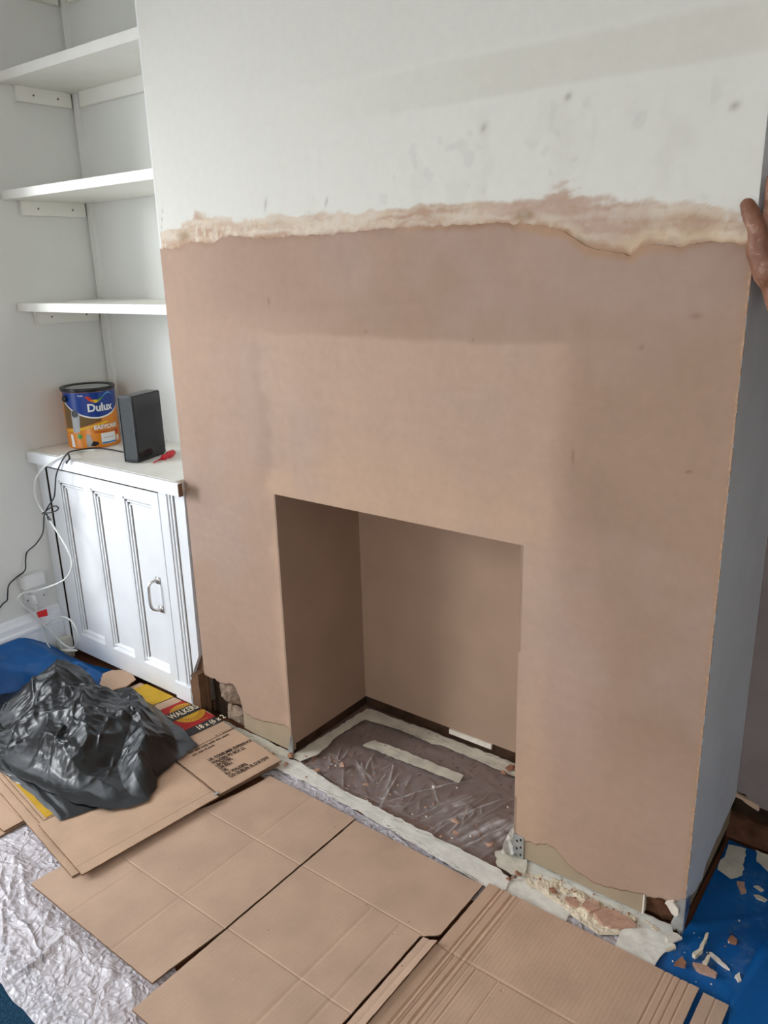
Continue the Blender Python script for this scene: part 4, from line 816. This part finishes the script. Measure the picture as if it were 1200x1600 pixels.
for k, (s_, p_) in enumerate((('UK: CONSUMER EXPERIENCE', .150), ('WALKERS PO BOX 23,', .131), ('LEICESTER,', .113), ('LE4 8ZU,', .096), ('UK.', .079), ('EU: WALKERS,', .060), ('C/O DUBLIN 18, D18 Y3Y9', .042))):
    btext(s_, p_, .146 + (.002 if k > 4 else 0), .0185, 'ink', .0006, ex=.60, th=-.04)
bpatch('yellow_print', 'gold_print', [(.243, .528), (.66, .520), (.66, .574), (.243, .574)])
card('cardboard_piece', 'pale cardboard offcut at the left edge of the frame, lower of two', -.5, .050, -.705, -.56, .0030, cat='cardboard', mat='card_flat', seed=31, ang=math.radians(-3))
card('cardboard_piece', 'pale cardboard offcut at the left edge of the frame, upper of two', -.5, .036, -.682, -.575, .0098, cat='cardboard', mat='card_flat', seed=32, ang=math.radians(-2), cre=[('y', -.628, .002, .002)])
pc = MB(); pc.prism(rough_poly([tuple(fl(u, v, .04)[:2]) for u, v in ((160, 1052), (175, 1046), (192, 1046), (206, 1052), (212, 1060), (196, 1072), (170, 1078), (155, 1068))], .0015, .01, 3), .034, .038)
tag(pc.build('cardboard_piece', M['card_flat'], None), 'small round ended cardboard scrap between the blue heap and the cupboard door', 'cardboard')

# ---------------------------------------------------------------- black bin bag
def ridge(X, Y, a, b, w_, h, pw=1.0):
    a = np.array(a); b = np.array(b); d = b - a; L2 = d @ d; t = np.clip(((X - a[0]) * d[0] + (Y - a[1]) * d[1]) / L2, 0, 1)
    return h * np.clip(1 - np.hypot(X - a[0] - t * d[0], Y - a[1] - t * d[1]) / w_, 0, 1) ** pw
BAGS = segs(90, 31, lambda r: (r.uniform(-.6, .15), r.uniform(-.52, -.16), r.uniform(0, 6.28), r.uniform(.03, .14), r.uniform(.003, .007), r.uniform(.003, .009)))
def bagz(X, Y, R):
    env = np.clip((1 - R) / .22, 0, 1) ** .7
    wx = X + .05 * (fbm(X * 6, Y * 6, 81, 3) - .5); wy = Y + .05 * (fbm(X * 6 + 7, Y * 6, 82, 3) - .5)
    z = ridge(wx, wy, (-.53, -.18), (-.38, -.28), .17, .105) ; z = np.maximum(z, ridge(wx, wy, (-.38, -.28), (-.10, -.31), .18, .085))
    z = np.maximum(z, ridge(wx, wy, (-.24, -.14), (-.06, -.21), .085, .062)); z = np.maximum(z, ridge(X, Y, (-.06, -.21), (.17, -.335), .085, .062))
    c1 = crumple(wx + .4 * wy, wy - .3 * wx, 7.5, .055, 83); c2 = crumple(wx, wy * 1.4, 16, .020, 84) * sstep(.3, .5, fbm(X * 5, Y * 5, 87, 2)); c3 = crumple(wx - wy * .5, wy, 38, .005, 85) * sstep(.3, .55, fbm(X * 9, Y * 9, 88, 2)) + seg_field(X, Y, BAGS, .01, 9)[0]
    inner = sstep(.95, .5, R) * (.35 + .65 * sstep(.20, .0, np.hypot((X + .22) * .8, Y + .33) - .12))
    z = z + (c1 + c2 + c3) * inner + c3 * .4 * env
    z = z + ridge(wx, wy, (.0, -.25), (.225, -.39), .05, .010) + ridge(wx, wy, (-.2, -.45), (.15, -.44), .035, .010)
    z = z - .05 * sstep(.0, .06, (X - .115) * .72 + (Y + .23) * .30) * env * 0
    return .0345 + z * env + .006 * (1 - R ** 4) + .006 * sstep(.82, 1, R) * fbm(X * 14, Y * 14, 86, 2)
bo = [(-.80, -.62), (-.64, -.42), (-.585, -.24), (-.575, -.15), (-.52, -.115), (-.45, -.115), (-.37, -.155), (-.29, -.15), (-.21, -.108), (-.14, -.098), (-.04, -.125), (.06, -.138), (.147, -.160), (.158, -.24), (.178, -.328), (.215, -.36), (.240, -.405), (.228, -.44), (.190, -.492), (.10, -.528), (-.05, -.548), (-.22, -.566), (-.5, -.60)]
bgm = star(rough_poly(bo, .004, .02, 5), bagz, 420, 120, (-.20, -.30), .8)
bag = bgm.build('bin_bag', M['bag'], None, smooth=True, fix=False)
tag(bag, 'crumpled black plastic bin bag lying on the printed carton', 'bin bag')
m = star(rough_poly([(.118, -.588), (.155, -.50), (.12, -.46), (-.1, -.48), (-.3, -.52), (-.32, -.575), (-.236, -.568), (-.05, -.572)], .002, .02, 6), lambda X, Y, R: .0325 + .004 * fbm(X * 20, Y * 30, 88, 3) * (1 - R ** 6) + crumple(X * .3 + Y, Y, 22, .006, 89) * (1 - R ** 8), 160, 30)
m.build('lower_layer', M['bag'], bag, smooth=True, fix=False)

# ---------------------------------------------------------------- plaster debris
def chunk(name, label, mat, x, y, z, s, flat=.45, group=None, seed=0, elong=1.0):
    r = random.Random(seed); bm = bmesh.new(); a0 = r.uniform(0, 6.28)
    for k in range(16):
        v = Vector((r.gauss(0, 1), r.gauss(0, 1), r.gauss(0, 1))).normalized() * r.uniform(.75, 1.1)
        v = Vector((v.x * s * elong, v.y * s, (v.z) * s * flat)); v.rotate(Matrix.Rotation(a0, 3, 'Z')); bm.verts.new(v)
    res = bmesh.ops.convex_hull(bm, input=bm.verts); bmesh.ops.delete(bm, geom=[e for e in res['geom_interior'] if isinstance(e, bmesh.types.BMVert)], context='VERTS')
    lo = min(v.co.z for v in bm.verts)
    for v in bm.verts: v.co.z -= lo
    me = bpy.data.meshes.new(name); bm.to_mesh(me); bm.free(); me.materials.append(M[mat]); o = bpy.data.objects.new(name, me); COL.objects.link(o); o.location = (x, y, z)
    return tag(o, label, 'plaster piece', group)
def flake(name, label, mat, uvs, z, th=.006, group=None, seed=0):
    P = rough_poly([tuple(fl(u, v, z)[:2]) for u, v in uvs], .0014, .007, seed); c = np.mean(P, 0); m = MB()
    m.prism([tuple(np.array(p) - c) for p in P], 0, th); o = m.build(name, M[mat], None, bevel=0); o.location = (c[0], c[1], z)
    return tag(o, label, 'plaster piece', group)
flake('plaster_flake', 'largest pink plaster slab lying on the tape at the foot of the right pier', 'plaster_bit', [(927, 1430), (940, 1421), (965, 1428), (984, 1440), (994, 1450), (975, 1452), (955, 1452), (938, 1444)], .0075, .008, None, 2)
flake('plaster_flake', 'mid sized pink plaster slab left of the largest slab', 'plaster_bit', [(908, 1420), (916, 1410), (934, 1414), (938, 1424), (922, 1428)], .0085, .009, None, 3)
flake('plaster_flake', 'smaller thin pink plaster slab nearest the pier in the debris', 'plaster_bit', [(882, 1406), (892, 1405), (906, 1412), (902, 1419), (890, 1416)], .0085, .006, None, 4)
flake('plaster_flake', 'white plaster flake on the edge of the blue sheet', 'white_bit', [(1040, 1466), (1048, 1458), (1058, 1461), (1066, 1468), (1054, 1473), (1043, 1473)], .0085, .005, None, 5)
flake('plaster_flake', 'triangular brown plaster piece on the blue sheet', 'brown_bit', [(1053, 1510), (1065, 1500), (1072, 1510), (1070, 1514)], .003, .010, None, 6)
flake('plaster_flake', 'jagged pink plaster piece right of the triangular piece', 'plaster_bit', [(1082, 1509), (1096, 1512), (1104, 1515), (1120, 1526), (1118, 1530), (1100, 1524), (1088, 1518)], .003, .010, None, 7)
flake('plaster_flake', 'round brown plaster disc on the blue sheet', 'brown_bit', [(1137, 1470), (1143, 1463), (1152, 1470), (1150, 1477), (1141, 1475)], .004, .004, None, 8)
flake('plaster_flake', 'grey plaster smear farthest back on the blue sheet', 'plaster_bit', [(1151, 1378), (1163, 1379), (1166, 1396), (1158, 1398), (1154, 1388)], .004, .003, None, 9)
flake('plaster_flake', 'cream plaster flake at the right edge, upper of two', 'dust', [(1177, 1386), (1184, 1385), (1194, 1392), (1190, 1395)], .004, .003, None, 10)
flake('plaster_flake', 'cream plaster flake at the right edge, lower of two', 'dust', [(1178, 1399), (1186, 1400), (1199, 1407), (1195, 1410), (1182, 1405)], .004, .003, None, 11)
flake('plaster_flake', 'long cream plaster ridge standing on a fold of the blue sheet', 'dust', [(1081, 1496), (1092, 1488), (1103, 1464), (1107, 1464), (1104, 1474), (1096, 1492), (1086, 1500)], .003, .012, None, 12)
flake('plaster_flake', 'thin cream plaster line across the blue sheet', 'white_bit', [(1107, 1490), (1112, 1491), (1134, 1510), (1140, 1518), (1136, 1516), (1115, 1500)], .003, .005, None, 13)
flake('plaster_flake', 'cream plaster lump at the lower right end of the line on the blue sheet', 'white_bit', [(1148, 1528), (1155, 1523), (1158, 1536), (1153, 1537)], .003, .007, None, 14)
flake('plaster_flake', 'cream plaster sliver above the jagged piece on the blue sheet', 'dust', [(1097, 1508), (1104, 1498), (1109, 1497), (1106, 1506), (1103, 1514)], .003, .010, None, 15)
flake('plaster_flake', 'brown crumbly patch left of the triangular piece on the blue sheet', 'dust', [(1037, 1488), (1048, 1482), (1054, 1478), (1056, 1484), (1044, 1489)], .003, .006, None, 16)
for k, (u, v, s, lab, mt, z) in enumerate([(865, 1394, .0085, 'brown plaster lump on the cream dust by the right pier', 'brown_bit', .009), (810, 1366, .0080, 'topmost brown plaster lump on the tape at the right pier', 'brown_bit', .012), (803, 1372, .006, 'grey brown lump just below the topmost lump at the right pier', 'stone', .012),
        (795, 1375, .0055, 'pinkish lump at the left end of the debris by the right pier', 'brown_bit', .010), (455, 1183, .012, 'rounded brown plaster lump at the foot of the left pier', 'brown_bit', .008), (446, 1196, .0085, 'pink plaster lump beside the printed carton corner', 'plaster_bit', .008), (427, 1180, .007, 'small pink lump behind the printed carton corner', 'plaster_bit', .008),
        (535, 1196, .010, 'flat pink plaster piece on the clear sheet, left of centre', 'plaster_bit', .010), (712, 1285, .010, 'long pink plaster piece on the clear sheet near the right pier', 'plaster_bit', .010), (712, 1303, .009, 'second pink piece below the long one on the clear sheet', 'plaster_bit', .010), (765, 1322, .010, 'flat pink piece at the right front of the clear sheet', 'plaster_bit', .010),
        (797, 1202, .012, 'brown lump in the back right corner of the hearth', 'brown_bit', .008), (786, 1209, .008, 'smaller brown lump left of the corner lump on the hearth', 'brown_bit', .010), (572, 1228, .008, 'pale crumbly piece at the middle of the clear sheet', 'plaster_bit', .010), (678, 1231, .006, 'white chip on the clear sheet just below the middle tape', 'white_bit', .010), (495, 1205, .009, 'pink piece in the crumbs at the left of the hearth', 'plaster_bit', .010)]):
    p = fl(u, v, z); chunk('plaster_lump', lab, mt, p[0], p[1], z, s, .55, None, 40 + k, 1.35)
rr = random.Random(3)
def scatter(label, group, n, box_, s0, s1, mats, z):
    for k in range(n):
        u = rr.uniform(0, 1); x = box_[0][0] + (box_[1][0] - box_[0][0]) * u + rr.gauss(0, box_[2]); y = box_[0][1] + (box_[1][1] - box_[0][1]) * u + rr.gauss(0, box_[3])
        chunk('plaster_crumb', label, rr.choice(mats), x, y, z, rr.uniform(s0, s1), .6, group, rr.randint(0, 99999))
scatter('small crumb of plaster in the dust at the foot of the right pier', 'crumbs by the right pier', 46, ((1.13, -.035), (1.45, -.03), .02, .014), .0015, .004, ['plaster_bit', 'brown_bit', 'dust'], .010)
scatter('small crumb of plaster on the clear sheet over the hearth', 'crumbs on the clear sheet', 44, ((.46, .05), (1.04, .02), .05, .05), .0015, .0045, ['plaster_bit', 'white_bit', 'brown_bit'], .009)
scatter('small crumb of plaster in the heap at the left front of the hearth', 'crumbs at the left of the hearth', 26, ((.40, .0), (.52, .03), .02, .018), .0015, .004, ['plaster_bit', 'brown_bit'], .010)
scatter('small crumb of plaster on the dusty blue sheet', 'crumbs on the blue sheet', 26, ((1.50, -.06), (1.66, .05), .03, .05), .001, .003, ['white_bit', 'dust', 'brown_bit'], .004)
scatter('tiny dark or pale crumb lying on the cardboard sheets', 'crumbs on the cardboard', 24, ((.5, -.5), (1.45, -.4), .1, .14), .0008, .0018, ['ink', 'white_bit', 'brown_bit'], .014)
scatter('small crumb of plaster on the tape at the foot of the left pier', 'crumbs by the left pier', 10, ((.10, -.01), (.36, -.03), .02, .01), .0012, .003, ['brown_bit', 'dust'], .008)
dm = star([(1.13, -.012), (1.22, -.002), (1.33, -.008), (1.42, .0), (1.475, -.005), (1.482, -.05), (1.42, -.055), (1.36, -.10), (1.29, -.085), (1.22, -.07), (1.16, -.06)], lambda X, Y, R: .0055 + (.006 * sstep(.36, .66, fbm(X * 60, Y * 60, 91, 4)) + .0035 * fbm(X * 260, Y * 260, 92, 2)) * (1 - R ** 3), 300, 80)
tag(dm.build('plaster_dust', M['dust'], None, smooth=False, fix=False), 'cream plaster dust spilled along the foot of the right pier', 'plaster dust', None, 'stuff')

# ---------------------------------------------------------------- the person holding the corner of the chimney breast
def capsule_mesh(caps, voxel, name, mat, parent=None, smooth=8, flatten=None):
    """one continuous surface grown round tapered limbs: (p, q, radius at p, radius at q)"""
    bm = bmesh.new()
    for p, q, r0, r1 in caps:
        p = Vector(p); q = Vector(q); n = max(2, int((q - p).length / (min(r0, r1) * .5)) + 1)
        for k in range(n + 1):
            t = k / n; bmesh.ops.create_icosphere(bm, subdivisions=2, radius=r0 + (r1 - r0) * t, matrix=Matrix.Translation(p.lerp(q, t)))
    me = bpy.data.meshes.new(name); bm.to_mesh(me); bm.free(); o = bpy.data.objects.new(name, me); COL.objects.link(o)
    md = o.modifiers.new('r', 'REMESH'); md.mode = 'VOXEL'; md.voxel_size = voxel
    if smooth: ms = o.modifiers.new('s', 'SMOOTH'); ms.iterations = smooth; ms.factor = .5
    bpy.context.view_layer.update(); e = bpy.data.meshes.new_from_object(o.evaluated_get(bpy.context.evaluated_depsgraph_get()))
    bpy.data.objects.remove(o); bpy.data.meshes.remove(me); e.name = name; e.materials.clear(); e.materials.append(M[mat]); e.polygons.foreach_set('use_smooth', [True] * len(e.polygons))
    o = bpy.data.objects.new(name, e); COL.objects.link(o)
    if parent is not None:
        e.transform(Matrix.Translation(-parent.location)); o.parent = parent
    return o
PX, PY = 2.06, -.02
pr = thing('person', 'person in dark work clothes, only a hand gripping the chimney corner in view', 'person', (PX, PY, 0))
V = lambda x, y, z: (PX + x, PY + y, z + .010)
sh = {1: V(.19, .0, 1.43), -1: V(-.20, .0, 1.44)}
wr_ = (1.556, -.012, 1.292); elb = (1.735, -.10, 1.115)
hand = [(wr_, (1.540, .004, 1.335), .026, .030), ((1.535, .0, 1.335), (1.515, .008, 1.392), .022, .014), ((1.538, .02, 1.335), (1.515, .032, 1.395), .022, .014), ((1.542, .034, 1.33), (1.516, .054, 1.39), .02, .0135), ((1.545, .045, 1.325), (1.517, .072, 1.378), .018, .012),
        ((1.530, -.014, 1.338), (1.513, -.017, 1.375), .024, .021), ((1.513, -.018, 1.376), (1.510, -.024, 1.402), .019, .0155), ((1.510, -.024, 1.402), (1.4985, -.022, 1.424), .0145, .0142), ((1.4985, -.022, 1.424), (1.489, -.017, 1.441), .0150, .0125)]
for (bx_, by_, bz_), (tx, ty, tz), L_, r0 in (((1.5125, .008, 1.395), (-.002, .02, 1), .084, .0100), ((1.5125, .033, 1.400), (-.004, .08, 1), .086, .0100), ((1.513, .055, 1.395), (-.004, .16, 1), .078, .0095), ((1.514, .073, 1.382), (-.004, .26, 1), .062, .0084)):
    d = Vector((tx, ty, tz)).normalized(); b0 = Vector((bx_, by_, bz_)); p1 = b0 + d * L_ * .48 + Vector((.003, 0, 0)); p2 = b0 + d * L_ * .78 + Vector((.001, 0, 0)); p3 = b0 + d * L_ + Vector((-.001, 0, 0))
    hand += [(b0, p1, r0 * 1.1, r0), (p1, p2, r0, r0 * .92), (p2, p3, r0 * .92, r0 * .75)]
hl = V(.235, .02, .80)
body = hand + [(wr_, elb, .026, .045), (elb, sh[-1], .045, .055), (sh[1], V(.27, .02, 1.13), .055, .044), (V(.27, .02, 1.13), V(.25, -.05, .88), .043, .027),
        (sh[-1], sh[1], .06, .06), (V(-.09, 0, 1.36), V(-.085, 0, 1.02), .115, .105), (V(.09, 0, 1.36), V(.085, 0, 1.02), .115, .105), (V(0, 0, 1.43), V(0, -.01, 1.54), .062, .056),
        (V(-.08, .005, .97), V(-.09, 0, .52), .10, .062), (V(.08, .005, .97), V(.09, 0, .52), .10, .062), (V(-.09, 0, .52), V(-.10, .02, .09), .06, .042), (V(.09, 0, .52), V(.10, .02, .09), .06, .042),
        (V(-.10, .03, .045), V(-.12, -.14, .035), .04, .032), (V(.10, .03, .045), V(.12, -.14, .035), .04, .032),
        (V(0, .02, 1.66), V(0, .0, 1.66), .088, .088), (V(0, -.03, 1.62), V(0, -.045, 1.585), .07, .048), (V(0, -.085, 1.655), V(0, -.105, 1.625), .012, .016), (V(-.085, .01, 1.64), V(-.09, .015, 1.62), .014, .012), (V(.085, .01, 1.64), V(.09, .015, 1.62), .014, .012), (V(-.03, -.08, 1.60), V(.03, -.08, 1.60), .012, .012)]
hx = Vector((.25, -.05, .88)); 
for k in range(4):
    b0 = Vector(V(.25, -.075 + k * .02, .815)); body += [(Vector(V(.25, -.05, .88)), b0, .02, .013), (b0, b0 + Vector((-.004, -.004, -.045)), .0105, .0095), (b0 + Vector((-.004, -.004, -.045)), b0 + Vector((-.016, -.004, -.075)), .0095, .008)]
body += [(Vector(V(.245, -.075, .86)), Vector(V(.225, -.095, .81)), .015, .011), (Vector(V(.225, -.095, .81)), Vector(V(.22, -.10, .775)), .011, .009)]
capsule_mesh(body, .0048, 'body', 'skin', pr, 5)
capsule_mesh([(sh[-1], sh[1], .072, .072), (V(-.09, 0, 1.36), V(-.085, 0, .93), .128, .122), (V(.09, 0, 1.36), V(.085, 0, .93), .128, .122), (sh[-1], tuple(np.array(sh[-1]) + (np.array(elb) - np.array(sh[-1])) * .62), .068, .064), (sh[1], V(.26, .02, 1.2), .068, .06)], .011, 'shirt', 'shirt', pr, 4)
capsule_mesh([(V(-.085, .005, .98), V(-.09, 0, .52), .114, .08), (V(.085, .005, .98), V(.09, 0, .52), .114, .08), (V(-.09, 0, .52), V(-.10, .02, .10), .078, .066), (V(.09, 0, .52), V(.10, .02, .10), .078, .066)], .011, 'trousers', 'jeans', pr, 3)
for s_ in (-1, 1): capsule_mesh([(V(s_ * .10, .03, .056), V(s_ * .125, -.17, .045), .054, .042), (V(s_ * .10, .03, .056), V(s_ * .10, .02, .15), .054, .056)], .010, 'boot', 'boot', pr, 3)
capsule_mesh([(V(0, .03, 1.69), V(0, .0, 1.705), .088, .082), (V(0, .05, 1.64), V(0, .045, 1.68), .08, .085)], .010, 'hair', 'hair', pr, 3)
for s_ in (-1, 1):
    m = MB(); m.lathe([(0, -.011), (.006, -.009), (.010, -.004), (.011, 0), (.010, .004), (.006, .009), (0, .011)], V(s_ * .032, -.078, 1.65), 14); m.build('eye', M['white_bit'], pr, smooth=True)
